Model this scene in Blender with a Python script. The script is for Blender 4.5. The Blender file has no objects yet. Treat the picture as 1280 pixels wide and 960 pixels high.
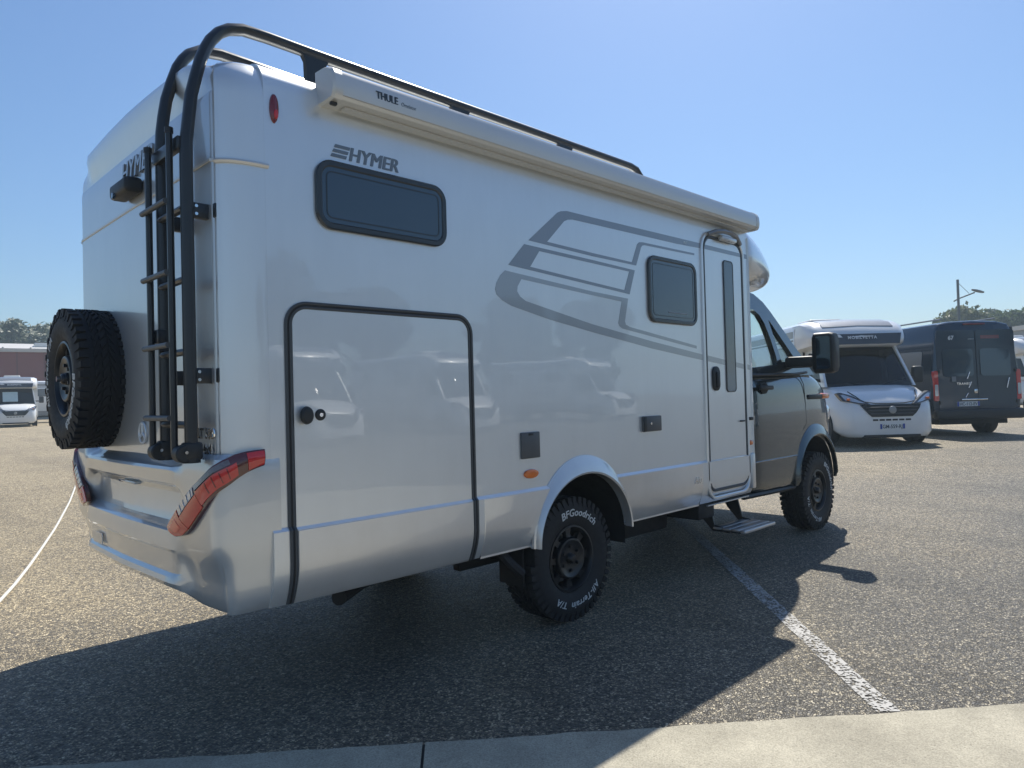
import bpy, bmesh, math, random
from mathutils import Vector, Matrix
from mathutils.geometry import tessellate_polygon
random.seed(7)
S = bpy.context.scene
C = S.collection
rad = math.radians

# ------------------------------------------------------------------ camera
cam_d = bpy.data.cameras.new('camera'); cam = bpy.data.objects.new('camera', cam_d); C.objects.link(cam)
YAW, PITCH, ROLL = rad(45.2405), rad(.97346), rad(1.52434)
fw = Vector((math.cos(YAW)*math.cos(PITCH), math.sin(YAW)*math.cos(PITCH), math.sin(PITCH)))
rt = Vector((math.sin(YAW), -math.cos(YAW), 0)); dn = -rt.cross(fw)
r2 = math.cos(ROLL)*rt+math.sin(ROLL)*dn; d2 = -math.sin(ROLL)*rt+math.cos(ROLL)*dn
M = Matrix((r2, -d2, -fw)).transposed().to_4x4(); M.translation = Vector((-1.0048, -2.9598, 1.4608))
cam.matrix_world = M
cam_d.sensor_width = 36; cam_d.lens = 36*886.56/1280; cam_d.clip_start = .05; cam_d.clip_end = 3000
S.camera = cam
S.render.resolution_x, S.render.resolution_y = 1024, 768

# ------------------------------------------------------------------ sky, sun, exposure
SUN = Vector((.65, .36, 1)).normalized()
w = bpy.data.worlds.new('World'); S.world = w; w.use_nodes = True
nt = w.node_tree; bg = nt.nodes['Background']
sky = nt.nodes.new('ShaderNodeTexSky'); sky.sky_type = 'NISHITA'; sky.sun_disc = False
sky.sun_elevation = math.asin(SUN.z); sky.sun_rotation = math.atan2(SUN.x, SUN.y)
sky.altitude = 1500; sky.air_density = 1.6; sky.dust_density = 3.0; sky.ozone_density = 10.0
nt.links.new(sky.outputs[0], bg.inputs[0]); bg.inputs[1].default_value = .089
sl = bpy.data.lights.new('sun', 'SUN'); sl.energy = 5.0; sl.angle = rad(.53); sl.color = (1, .95, .86)
so = bpy.data.objects.new('sun', sl); C.objects.link(so); so.rotation_euler = (-SUN).to_track_quat('-Z', 'Y').to_euler()
vs = S.view_settings; vs.view_transform = 'Standard'; vs.look = 'None'; vs.exposure = .42; vs.gamma = 1; vs.use_curve_mapping = False

# ------------------------------------------------------------------ materials
MATS = {}
def mat(name, col, rough=.5, metal=0, coat=0, coat_rough=.03, spec=.5, trans=0, ior=1.45, emis=None, alpha=1, noise=None, bump=None, flake=0):
    m = bpy.data.materials.new(name); m.use_nodes = True; n = m.node_tree.nodes; l = m.node_tree.links
    p = n['Principled BSDF']
    p.inputs['Base Color'].default_value = (*col, 1); p.inputs['Roughness'].default_value = rough; p.inputs['Metallic'].default_value = metal
    p.inputs['Coat Weight'].default_value = coat; p.inputs['Coat Roughness'].default_value = coat_rough
    p.inputs['Specular IOR Level'].default_value = spec; p.inputs['IOR'].default_value = ior
    p.inputs['Transmission Weight'].default_value = trans; p.inputs['Alpha'].default_value = alpha
    if coat == 1 and metal > .4: p.inputs['Coat IOR'].default_value = 1.66
    tc = n.new('ShaderNodeTexCoord')
    if noise:                                  # (scale, amount): wear and dust in the colour and the gloss
        t = n.new('ShaderNodeTexNoise'); t.inputs['Scale'].default_value = noise[0]; t.inputs['Detail'].default_value = 6; t.inputs['Roughness'].default_value = .65
        l.new(tc.outputs['Object'], t.inputs['Vector'])
        mx = n.new('ShaderNodeMix'); mx.data_type = 'RGBA'
        mx.inputs[6].default_value = (*[c*(1-noise[1]) for c in col], 1); mx.inputs[7].default_value = (*[min(1, c*(1+noise[1])) for c in col], 1)
        l.new(t.outputs[0], mx.inputs[0]); l.new(mx.outputs[2], p.inputs['Base Color'])
        mr = n.new('ShaderNodeMapRange'); mr.inputs[3].default_value = max(0, rough*(1-noise[1]*1.5)); mr.inputs[4].default_value = min(1, rough*(1+noise[1]*1.5))
        l.new(t.outputs[0], mr.inputs[0]); l.new(mr.outputs[0], p.inputs['Roughness'])
    if name.startswith('silver'):              # rain streaks and road film
        mp = n.new('ShaderNodeMapping'); mp.inputs['Scale'].default_value = (4, 4, .8); l.new(tc.outputs['Object'], mp.inputs[0])
        t2 = n.new('ShaderNodeTexNoise'); t2.inputs['Scale'].default_value = 1.6; t2.inputs['Detail'].default_value = 7; t2.inputs['Roughness'].default_value = .7; l.new(mp.outputs[0], t2.inputs['Vector'])
        q = n.new('ShaderNodeMapRange'); q.inputs[1].default_value = .35; q.inputs[2].default_value = .75; q.inputs[3].default_value = 1.01; q.inputs[4].default_value = .965; l.new(t2.outputs[0], q.inputs[0])
        s2 = n.new('ShaderNodeVectorMath'); s2.operation = 'SCALE'; l.new(mx.outputs[2], s2.inputs[0]); l.new(q.outputs[0], s2.inputs['Scale']); l.new(s2.outputs[0], p.inputs['Base Color'])
        q2 = n.new('ShaderNodeMapRange'); q2.inputs[1].default_value = .4; q2.inputs[2].default_value = .8; q2.inputs[3].default_value = coat_rough*.6; q2.inputs[4].default_value = coat_rough+.02; l.new(t2.outputs[0], q2.inputs[0]); l.new(q2.outputs[0], p.inputs['Coat Roughness'])
    if bump:                                   # (scale, strength, distance)
        t = n.new('ShaderNodeTexNoise'); t.inputs['Scale'].default_value = bump[0]; t.inputs['Detail'].default_value = 2
        l.new(tc.outputs['Object'], t.inputs['Vector'])
        b = n.new('ShaderNodeBump'); b.inputs['Strength'].default_value = bump[1]; b.inputs['Distance'].default_value = bump[2]
        l.new(t.outputs[0], b.inputs['Height']); l.new(b.outputs[0], p.inputs['Normal'])
        if coat: l.new(b.outputs[0], p.inputs['Coat Normal'])
    MATS[name] = m
    return m
mat('silver', (.73, .755, .765), .38, .62, 1, .012, noise=(3, .03), bump=(1.3, .10, .02))
mat('silver_skirt', (.73, .72, .70), .38, .60, 1, .03, noise=(5, .08), bump=(2.2, .10, .02))
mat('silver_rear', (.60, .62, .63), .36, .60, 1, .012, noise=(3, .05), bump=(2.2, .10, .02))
mat('awning_alu', (.62, .61, .58), .38, .35, .3, noise=(4, .05))
mat('graphite', (.050, .066, .076), .24, .70, 1, .015, noise=(4, .08), bump=(2.5, .08, .01))
mat('black_plastic', (.022, .024, .026), .48, noise=(30, .2))
mat('black_metal', (.018, .021, .025), .34, 0, .25, .25, noise=(20, .2))
mat('rubber', (.020, .020, .021), .72, noise=(40, .3), bump=(150, .2, .002))
mat('seal_grey', (.060, .066, .072), .42, noise=(20, .15))
mat('rim_black', (.018, .019, .021), .38, .2, .3, .2, noise=(20, .2))
mat('tyre_white', (.62, .63, .62), .7, noise=(80, .25))
mat('tinted', (.036, .062, .090), .06, .15, 1, .01, noise=(3, .05), bump=(2.0, .06, .02))
mat('window_frame', (.030, .036, .042), .25, 0, .3, .1, noise=(15, .15))
mat('stripe_dark', (.24, .265, .30), .30, .3, 1, .04, noise=(4, .05))
mat('stripe_light', (.36, .385, .41), .30, .4, 1, .04, noise=(4, .05))
mat('chrome', (.75, .76, .77), .12, 1, noise=(20, .06))
mat('mirror_dark', (.13, .15, .17), .06, 1, noise=(6, .1))
mat('badge_bright', (.72, .74, .75), .32, .35, noise=(30, .06))
mat('step_alu', (.55, .56, .58), .35, .8, noise=(40, .15))
mat('red_lens', (.58, .018, .020), .12, 0, 1, .02, noise=(60, .25))
mat('deep_red_lens', (.16, .006, .010), .10, 0, 1, .02, noise=(60, .25))
mat('clear_lens', (.50, .52, .53), .12, .2, 1, .02, noise=(60, .3))
mat('reverse_lens', (.16, .13, .13), .10, .2, 1, .02, noise=(90, .5))
mat('smoke_lens', (.085, .012, .014), .08, 0, 1, .02, noise=(60, .2))
mat('amber_red', (.80, .07, .04), .15, 0, 1, .02, noise=(90, .3))
mat('amber', (.75, .16, .012), .2, 0, 1, .03, noise=(80, .2))
mat('flap_grey', (.085, .090, .095), .42, noise=(30, .12))
mat('under_black', (.014, .014, .015), .8, noise=(12, .4))
mat('galvanised', (.30, .31, .32), .45, .7, noise=(25, .3))
mat('text_dark', (.045, .06, .08), .4, noise=(30, .1))
mat('text_grey', (.15, .18, .21), .3, .2, .6, .05, noise=(10, .08))
mat('white_paint', (.74, .75, .75), .3, 0, .8, .05, noise=(3, .06))
mat('white_old', (.66, .66, .64), .42, 0, .4, .1, noise=(3, .1))
mat('navy_black', (.018, .036, .060), .22, .25, .6, .06, noise=(4, .1), bump=(2, .1, .02))
mat('dark_grey_panel', (.055, .060, .070), .3, .2, .6, .06, noise=(5, .1))
mat('grey_panel', (.20, .21, .225), .35, .3, .6, .06, noise=(5, .1))
mat('plate_white', (.70, .71, .70), .45, noise=(30, .08))
mat('plate_blue', (.02, .06, .32), .4, noise=(30, .1))
mat('hose_white', (.60, .58, .52), .5, noise=(20, .1))
mat('post_steel', (.10, .11, .12), .45, .5, noise=(10, .15))
mat('clad_red', (.19, .045, .040), .6, noise=(.8, .15))
mat('clad_joint', (.12, .030, .028), .6, noise=(1, .1))
mat('roof_pale', (.52, .50, .47), .5, noise=(1.5, .15))
mat('clad_blue', (.20, .23, .28), .55, noise=(1, .1))
mat('bark', (.055, .042, .032), .9, noise=(6, .3))
mat('seat_dark', (.028, .028, .030), .8, noise=(20, .3))
mat('paper', (.60, .68, .62), .6, noise=(12, .15))
mat('lamp_glass', (.60, .62, .64), .08, .5, 1, .02, noise=(20, .3))
def glass(name, tint, rough=.0):
    m = bpy.data.materials.new(name); m.use_nodes = True; n = m.node_tree.nodes; l = m.node_tree.links
    n.remove(n['Principled BSDF']); out = n['Material Output']
    tr = n.new('ShaderNodeBsdfTransparent'); tr.inputs[0].default_value = (*tint, 1)
    gl = n.new('ShaderNodeBsdfGlossy'); gl.inputs['Roughness'].default_value = .02
    fr = n.new('ShaderNodeFresnel'); ge = n.new('ShaderNodeNewGeometry'); io = n.new('ShaderNodeMapRange'); io.inputs[3].default_value = 1.5; io.inputs[4].default_value = 1/1.5
    l.new(ge.outputs['Backfacing'], io.inputs[0]); l.new(io.outputs[0], fr.inputs[0])
    no = n.new('ShaderNodeTexNoise'); no.inputs['Scale'].default_value = 2.; tc = n.new('ShaderNodeTexCoord'); l.new(tc.outputs['Object'], no.inputs['Vector'])
    b = n.new('ShaderNodeBump'); b.inputs['Strength'].default_value = .05; b.inputs['Distance'].default_value = .02
    l.new(no.outputs[0], b.inputs['Height']); l.new(b.outputs[0], gl.inputs['Normal'])
    mx = n.new('ShaderNodeMixShader'); l.new(fr.outputs[0], mx.inputs[0]); l.new(tr.outputs[0], mx.inputs[1]); l.new(gl.outputs[0], mx.inputs[2])
    l.new(mx.outputs[0], out.inputs[0]); MATS[name] = m
glass('cab_glass', (.90, .95, .94)); glass('dark_glass', (.16, .20, .22))

def leaf_mat(name, c1, c2):
    m = bpy.data.materials.new(name); m.use_nodes = True; n = m.node_tree.nodes; l = m.node_tree.links
    p = n['Principled BSDF']; p.inputs['Roughness'].default_value = .55
    g = n.new('ShaderNodeNewGeometry'); cr = n.new('ShaderNodeMix'); cr.data_type = 'RGBA'
    cr.inputs[6].default_value = (*c1, 1); cr.inputs[7].default_value = (*c2, 1)
    l.new(g.outputs['Random Per Island'], cr.inputs[0]); l.new(cr.outputs[2], p.inputs['Base Color'])
    t = n.new('ShaderNodeBsdfTranslucent'); l.new(cr.outputs[2], t.inputs[0])
    mx = n.new('ShaderNodeMixShader'); mx.inputs[0].default_value = .35
    l.new(p.outputs[0], mx.inputs[1]); l.new(t.outputs[0], mx.inputs[2]); l.new(mx.outputs[0], n['Material Output'].inputs[0])
    MATS[name] = m
leaf_mat('leaf_dark', (.035, .060, .022), (.075, .105, .040))
leaf_mat('leaf_pale', (.075, .100, .050), (.150, .165, .085))

def asphalt_mat():
    m = bpy.data.materials.new('chip_asphalt'); m.use_nodes = True; n = m.node_tree.nodes; l = m.node_tree.links
    p = n['Principled BSDF']; p.inputs['Specular IOR Level'].default_value = .5
    tc = n.new('ShaderNodeTexCoord')
    wv = n.new('ShaderNodeTexNoise'); wv.inputs['Scale'].default_value = 30; l.new(tc.outputs['Object'], wv.inputs['Vector'])
    wa = n.new('ShaderNodeVectorMath'); wa.operation = 'MULTIPLY_ADD'; wa.inputs[1].default_value = (.010, .010, 0); l.new(wv.outputs['Color'], wa.inputs[0]); l.new(tc.outputs['Object'], wa.inputs[2])
    v = n.new('ShaderNodeTexVoronoi'); v.inputs['Scale'].default_value = 86; l.new(wa.outputs[0], v.inputs['Vector'])
    v2 = n.new('ShaderNodeTexVoronoi'); v2.feature = 'DISTANCE_TO_EDGE'; v2.inputs['Scale'].default_value = 86; l.new(wa.outputs[0], v2.inputs['Vector'])
    sep = n.new('ShaderNodeSeparateColor'); l.new(v.outputs['Color'], sep.inputs[0])
    # clusters of stones, so that the grain does not even out with distance
    k1 = n.new('ShaderNodeTexNoise'); k1.inputs['Scale'].default_value = 34; k1.inputs['Detail'].default_value = 3; l.new(tc.outputs['Object'], k1.inputs['Vector'])
    k2 = n.new('ShaderNodeTexNoise'); k2.inputs['Scale'].default_value = 7; k2.inputs['Detail'].default_value = 6; k2.inputs['Roughness'].default_value = .7; l.new(tc.outputs['Object'], k2.inputs['Vector'])
    # dust: a wide bleached area over the back of the lot, broken up by noise
    sx = n.new('ShaderNodeSeparateXYZ'); l.new(tc.outputs['Object'], sx.inputs[0])
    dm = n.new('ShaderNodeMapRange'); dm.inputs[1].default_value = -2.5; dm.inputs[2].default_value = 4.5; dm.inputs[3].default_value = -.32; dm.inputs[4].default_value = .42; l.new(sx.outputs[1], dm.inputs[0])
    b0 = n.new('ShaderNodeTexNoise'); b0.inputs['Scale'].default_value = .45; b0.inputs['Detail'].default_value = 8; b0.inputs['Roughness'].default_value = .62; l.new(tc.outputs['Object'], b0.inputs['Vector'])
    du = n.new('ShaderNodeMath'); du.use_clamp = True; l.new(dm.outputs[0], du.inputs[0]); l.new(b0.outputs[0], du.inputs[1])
    def mr(src, a, b, c, d):
        q = n.new('ShaderNodeMapRange'); q.inputs[1].default_value = a; q.inputs[2].default_value = b; q.inputs[3].default_value = c; q.inputs[4].default_value = d; l.new(src, q.inputs[0]); return q.outputs[0]
    def ma(op, a, b):
        q = n.new('ShaderNodeMath'); q.operation = op
        for i_, x in enumerate((a, b)):
            if isinstance(x, (int, float)): q.inputs[i_].default_value = x
            else: l.new(x, q.inputs[i_])
        return q.outputs[0]
    val = ma('ADD', ma('ADD', ma('MULTIPLY', sep.outputs[0], .80), mr(k1.outputs[0], .3, .7, -.14, .22)), mr(k2.outputs[0], .3, .7, -.08, .12))
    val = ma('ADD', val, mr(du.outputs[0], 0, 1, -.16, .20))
    cr = n.new('ShaderNodeValToRGB'); e = cr.color_ramp.elements
    e[0].position = .02; e[0].color = (.045, .042, .039, 1); e[1].position = .98; e[1].color = (.74, .66, .50, 1)
    for pos, c in ((.25, (.105, .096, .082)), (.48, (.19, .172, .140)), (.66, (.33, .288, .215)), (.82, (.52, .45, .33))):
        k = e.new(pos); k.color = (*c, 1)
    l.new(val, cr.inputs[0])
    gap = n.new('ShaderNodeMapRange'); gap.inputs[1].default_value = .0; gap.inputs[2].default_value = .17; l.new(v2.outputs['Distance'], gap.inputs[0])
    bit = n.new('ShaderNodeMix'); bit.data_type = 'RGBA'; bit.inputs[6].default_value = (.038, .036, .034, 1); bit.inputs[7].default_value = (.20, .175, .135, 1); l.new(du.outputs[0], bit.inputs[0])
    mx = n.new('ShaderNodeMix'); mx.data_type = 'RGBA'; l.new(bit.outputs[2], mx.inputs[6]); l.new(gap.outputs[0], mx.inputs[0]); l.new(cr.outputs[0], mx.inputs[7])
    st = n.new('ShaderNodeTexNoise'); st.inputs['Scale'].default_value = .9; st.inputs['Detail'].default_value = 10; st.inputs['Roughness'].default_value = .55; l.new(tc.outputs['Object'], st.inputs['Vector'])
    tt = n.new('ShaderNodeTexWave'); tt.inputs['Scale'].default_value = .16; tt.inputs['Distortion'].default_value = 3; tt.inputs['Detail'].default_value = 4; l.new(tc.outputs['Object'], tt.inputs['Vector'])
    sf = ma('MULTIPLY', mr(st.outputs[0], .56, .68, 1.06, .80), mr(tt.outputs[0], .75, 1, 1, .90))
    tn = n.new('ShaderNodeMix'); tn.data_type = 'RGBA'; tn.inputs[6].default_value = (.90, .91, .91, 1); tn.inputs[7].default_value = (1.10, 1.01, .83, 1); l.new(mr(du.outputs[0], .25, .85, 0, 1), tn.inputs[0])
    wm = n.new('ShaderNodeVectorMath'); wm.operation = 'MULTIPLY'; l.new(tn.outputs[2], wm.inputs[1]); l.new(mx.outputs[2], wm.inputs[0])
    sc = n.new('ShaderNodeVectorMath'); sc.operation = 'SCALE'; l.new(wm.outputs[0], sc.inputs[0]); l.new(sf, sc.inputs['Scale'])
    l.new(sc.outputs[0], p.inputs['Base Color'])
    l.new(mr(sep.outputs[1], 0, 1, .45, .85), p.inputs['Roughness'])
    hh = ma('ADD', ma('MULTIPLY', gap.outputs[0], mr(sep.outputs[2], 0, 1, .35, 1)), ma('MULTIPLY', k1.outputs[0], .8))
    b = n.new('ShaderNodeBump'); b.inputs['Strength'].default_value = 1; b.inputs['Distance'].default_value = .009
    l.new(hh, b.inputs['Height']); l.new(b.outputs[0], p.inputs['Normal'])
    MATS['chip_asphalt'] = m
asphalt_mat()
def concrete_mat():
    m = bpy.data.materials.new('concrete'); m.use_nodes = True; n = m.node_tree.nodes; l = m.node_tree.links
    p = n['Principled BSDF']; p.inputs['Roughness'].default_value = .85; p.inputs['Specular IOR Level'].default_value = .3
    tc = n.new('ShaderNodeTexCoord')
    a = n.new('ShaderNodeTexNoise'); a.inputs['Scale'].default_value = 2.2; a.inputs['Detail'].default_value = 9; a.inputs['Roughness'].default_value = .7; l.new(tc.outputs['Object'], a.inputs['Vector'])
    g = n.new('ShaderNodeTexNoise'); g.inputs['Scale'].default_value = 160; g.inputs['Detail'].default_value = 3; l.new(tc.outputs['Object'], g.inputs['Vector'])
    cr = n.new('ShaderNodeValToRGB'); e = cr.color_ramp.elements; e[0].position = .3; e[0].color = (.27, .248, .195, 1); e[1].position = .72; e[1].color = (.46, .425, .335, 1); l.new(a.outputs[0], cr.inputs[0])
    mr = n.new('ShaderNodeMapRange'); mr.inputs[1].default_value = .3; mr.inputs[2].default_value = .7; mr.inputs[3].default_value = .75; mr.inputs[4].default_value = 1.22; l.new(g.outputs[0], mr.inputs[0])
    # pits
    v = n.new('ShaderNodeTexVoronoi'); v.inputs['Scale'].default_value = 34; l.new(tc.outputs['Object'], v.inputs['Vector'])
    pt = n.new('ShaderNodeMapRange'); pt.inputs[1].default_value = .06; pt.inputs[2].default_value = .16; pt.inputs[3].default_value = .62; pt.inputs[4].default_value = 1; l.new(v.outputs['Distance'], pt.inputs[0])
    mu = n.new('ShaderNodeMath'); mu.operation = 'MULTIPLY'; l.new(mr.outputs[0], mu.inputs[0]); l.new(pt.outputs[0], mu.inputs[1])
    sc = n.new('ShaderNodeVectorMath'); sc.operation = 'SCALE'; l.new(cr.outputs[0], sc.inputs[0]); l.new(mu.outputs[0], sc.inputs['Scale']); l.new(sc.outputs[0], p.inputs['Base Color'])
    b = n.new('ShaderNodeBump'); b.inputs['Strength'].default_value = .6; b.inputs['Distance'].default_value = .004; l.new(mu.outputs[0], b.inputs['Height']); l.new(b.outputs[0], p.inputs['Normal'])
    MATS['concrete'] = m
concrete_mat()
def line_mat():                                # worn white paint: chips of it left on the stones
    m = bpy.data.materials.new('worn_line_paint'); m.use_nodes = True; n = m.node_tree.nodes; l = m.node_tree.links
    p = n['Principled BSDF']; p.inputs['Roughness'].default_value = .75; p.inputs['Base Color'].default_value = (.40, .39, .37, 1)
    tc = n.new('ShaderNodeTexCoord')
    v = n.new('ShaderNodeTexVoronoi'); v.inputs['Scale'].default_value = 86; l.new(tc.outputs['Object'], v.inputs['Vector'])
    sep = n.new('ShaderNodeSeparateColor'); l.new(v.outputs['Color'], sep.inputs[0])
    no = n.new('ShaderNodeTexNoise'); no.inputs['Scale'].default_value = 5; no.inputs['Detail'].default_value = 8; l.new(tc.outputs['Object'], no.inputs['Vector'])
    ad = n.new('ShaderNodeMath'); l.new(sep.outputs[1], ad.inputs[0]); l.new(no.outputs[0], ad.inputs[1])
    gt = n.new('ShaderNodeMapRange'); gt.inputs[1].default_value = .76; gt.inputs[2].default_value = 1.05; l.new(ad.outputs[0], gt.inputs[0])
    l.new(gt.outputs[0], p.inputs['Alpha']); MATS['worn_line_paint'] = m
line_mat()

# ------------------------------------------------------------------ mesh helpers
class MB:
    def __init__(s): s.v = []; s.f = []; s.m = []
    def add(s, vs_, fs, mi=0):
        o = len(s.v); s.v += [tuple(v) for v in vs_]; s.f += [tuple(i+o for i in f) for f in fs]; s.m += [mi]*len(fs); return s
    def box(s, x0, x1, y0, y1, z0, z1, mi=0):
        vs_ = [(x, y, z) for x in (x0, x1) for y in (y0, y1) for z in (z0, z1)]
        return s.add(vs_, [(0, 1, 3, 2), (4, 6, 7, 5), (0, 4, 5, 1), (2, 3, 7, 6), (0, 2, 6, 4), (1, 5, 7, 3)], mi)
    def rbox(s, x0, x1, y0, y1, z0, z1, r=.01, seg=2, mi=0):
        bm = bmesh.new(); bmesh.ops.create_cube(bm, size=1)
        for v in bm.verts: v.co = Vector(((x0+x1)/2+v.co.x*(x1-x0), (y0+y1)/2+v.co.y*(y1-y0), (z0+z1)/2+v.co.z*(z1-z0)))
        bmesh.ops.bevel(bm, geom=bm.edges[:], offset=r, segments=seg, affect='EDGES', profile=.5)
        bm.verts.index_update()
        s.add([v.co[:] for v in bm.verts], [[v.index for v in f.verts] for f in bm.faces], mi); bm.free(); return s
    def loops(s, L, closed=True, cap0=True, cap1=True, mi=0):        # bridge equal-length loops
        n = len(L[0]); vs_ = [p for l_ in L for p in l_]; fs = []
        for k in range(len(L)-1):
            for i in range(n if closed else n-1):
                j = (i+1) % n; fs.append((k*n+i, k*n+j, (k+1)*n+j, (k+1)*n+i))
        if cap0: fs.append(tuple(range(n-1, -1, -1)))
        if cap1: fs.append(tuple(range((len(L)-1)*n, len(L)*n)))
        return s.add(vs_, fs, mi)
    def tube(s, path, r, n=10, mi=0, flat=1., cap=True):
        P = [Vector(p) for p in path]; L = []; up = None
        for i, p in enumerate(P):
            t = ((P[i+1]-p) if i == 0 else (p-P[i-1]) if i == len(P)-1 else (P[i+1]-P[i-1])).normalized()
            if up is None: up = Vector((0, 1, 0)) if abs(t.y) < .9 else Vector((0, 0, 1))
            a = (up-t*up.dot(t)).normalized(); b = t.cross(a); up = a
            L.append([p+(a*math.cos(q)*r+b*math.sin(q)*r*flat) for q in [2*math.pi*k/n for k in range(n)]])
        return s.loops(L, True, cap, cap, mi)
    def lathe(s, prof, n=32, mi=0):            # prof (radius, y): about the local Y axis
        L = [[(r*math.cos(a), y, r*math.sin(a)) for a in [2*math.pi*k/n for k in range(n)]] for r, y in prof]
        return s.loops(L, True, False, False, mi)
    def poly(s, rings, fn, th, mi=0):          # planar polygon with holes in 2D, placed by fn(a, b, depth), given thickness
        flat = [p for r in rings for p in r]
        tris = tessellate_polygon([[Vector((p[0], p[1], 0)) for p in r] for r in rings])
        n = len(flat); vs_ = [fn(p[0], p[1], 0) for p in flat]+[fn(p[0], p[1], th) for p in flat]
        fs = [tuple(t) for t in tris]+[tuple(reversed([i+n for i in t])) for t in tris]; o = 0
        for r in rings:
            k = len(r)
            for i in range(k): j = (i+1) % k; fs.append((o+i, o+j, o+j+n, o+i+n))
            o += k
        return s.add(vs_, fs, mi)
    def xf(s, fn): s.v = [tuple(fn(Vector(v))) for v in s.v]; return s
    def mesh(s, name, mats, smooth=35):
        me = bpy.data.meshes.new(name); me.from_pydata(s.v, [], s.f)
        for m in ([mats] if isinstance(mats, str) else mats): me.materials.append(MATS[m])
        me.polygons.foreach_set('material_index', s.m)
        bm = bmesh.new(); bm.from_mesh(me); bmesh.ops.recalc_face_normals(bm, faces=bm.faces); bm.to_mesh(me); bm.free()
        if smooth:
            me.polygons.foreach_set('use_smooth', [True]*len(me.polygons)); me.set_sharp_from_angle(angle=rad(smooth))
        me.update(); return me
def link(name, me, parent=None, loc=None, rot=None):
    o = bpy.data.objects.new(name, me); C.objects.link(o)
    if parent: o.parent = parent
    if loc: o.location = loc
    if rot: o.rotation_euler = rot
    return o
def part(name, mb, mats, parent, smooth=35, label=None):
    o = link(name, mb.mesh(name, mats, smooth), parent)
    if label: o['label'] = label
    return o
def thing(name, label, cat, loc=(0, 0, 0), rz=0, group=None):
    o = link(name, None, None, loc, (0, 0, rz)); o.empty_display_size = .2; o['label'] = label; o['category'] = cat
    if group: o['group'] = group
    return o
def copy_tree(o, parent=None):
    c = o.copy(); C.objects.link(c); c.parent = parent
    for ch in list(o.children): copy_tree(ch, c)
    return c
def smooth01(t): t = max(0, min(1, t)); return t*t*(3-2*t)
def rrect(x0, x1, z0, z1, r, n=6):
    if not isinstance(r, (list, tuple)): r = [r]*4         # BL, BR, TR, TL
    pts = []
    for (cx, cz, a0, q) in ((x0+r[0], z0+r[0], 180, r[0]), (x1-r[1], z0+r[1], 270, r[1]), (x1-r[2], z1-r[2], 0, r[2]), (x0+r[3], z1-r[3], 90, r[3])):
        for k in range(n+1): a = rad(a0+90*k/n); pts.append((cx+q*math.cos(a), cz+q*math.sin(a)))
    return pts
def inset(pts, d):
    n = len(pts); out = []
    area = sum(pts[i][0]*pts[(i+1) % n][1]-pts[(i+1) % n][0]*pts[i][1] for i in range(n)); sg = 1 if area > 0 else -1
    for i in range(n):
        p0, p1, p2 = Vector(pts[i-1]), Vector(pts[i]), Vector(pts[(i+1) % n])
        e1 = (p1-p0); e2 = (p2-p1)
        e1 = e1.normalized() if e1.length > 1e-9 else e2.normalized(); e2 = e2.normalized() if e2.length > 1e-9 else e1
        nn = (Vector((-e1.y, e1.x))+Vector((-e2.y, e2.x)))*sg
        nn = nn.normalized() if nn.length > 1e-9 else Vector((0, 0)); c = max(.4, nn.dot(Vector((-e1.y, e1.x))*sg)); q = p1+nn*(d/c); out.append((q.x, q.y))
    return out
_txt = {}
def text(s_, size, shear=0, bold=0, ext=.001, align='CENTER', spacing=1.):
    cu = bpy.data.curves.new('t', 'FONT'); cu.body = s_; cu.size = size; cu.shear = shear; cu.offset = bold; cu.extrude = ext; cu.align_x = align; cu.space_character = spacing; cu.resolution_u = 3
    ob = bpy.data.objects.new('t', cu); C.objects.link(ob); dg = bpy.context.evaluated_depsgraph_get()
    me = bpy.data.meshes.new_from_object(ob.evaluated_get(dg)); mb = MB().add([v.co[:] for v in me.vertices], [tuple(p.vertices) for p in me.polygons])
    bpy.data.objects.remove(ob); bpy.data.curves.remove(cu); bpy.data.meshes.remove(me); return mb
def on_side(mb, x, y, z):                      # text x -> +x, text y -> z, faces -y
    return mb.xf(lambda v: (x+v.x, y-v.z, z+v.y))
def on_rear(mb, x, y, z):                      # text x -> -y, faces -x
    return mb.xf(lambda v: (x-v.z, y-v.x, z+v.y))
def fat(m_, d):                                # heavier strokes: three layers, each a hair in front of the last
    o_ = MB()
    for k in (-1, 0, 1): o_.add([(v[0]+k*d, v[1], v[2]+k*.0004) for v in m_.v], m_.f)
    return o_
T = dict(hymer=fat(text('HYMER', .112, .22, 0, spacing=1.02), .0048), thule=fat(text('THULE', .058, 0, 0), .0028), omni=text('Omnistor', .036), bfg=text('BFGoodrich', .066, .15, .0008, .0012, spacing=1.04),
         allt=text('All-Terrain', .060, .15, .0004, .0012, spacing=1.06), ta=text('T/A', .060, .15, .0004, .0012, spacing=1.06), mlt=text('MLT 580', .062, 0, .002, .003), x4=text('4x4', .062, 0, .002, .003), hyr=fat(text('HYMER', .15, .25, 0, .008, spacing=1.04), .005),
         pl1=text('GM-559-RJ', .105, 0, .002), pl2=text('HC-112-EV', .105, 0, .002), mob=text('MOBILVETTA', .10, 0, .002, spacing=1.15), tran=text('TRANSIT', .075, 0, .002, .004, spacing=1.2),
         n67=text('67', .13, 0, .004), dots=text('.....', .13), alu=text('Alu', .07, .15, .002), tag=text('MLT', .03))
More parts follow.
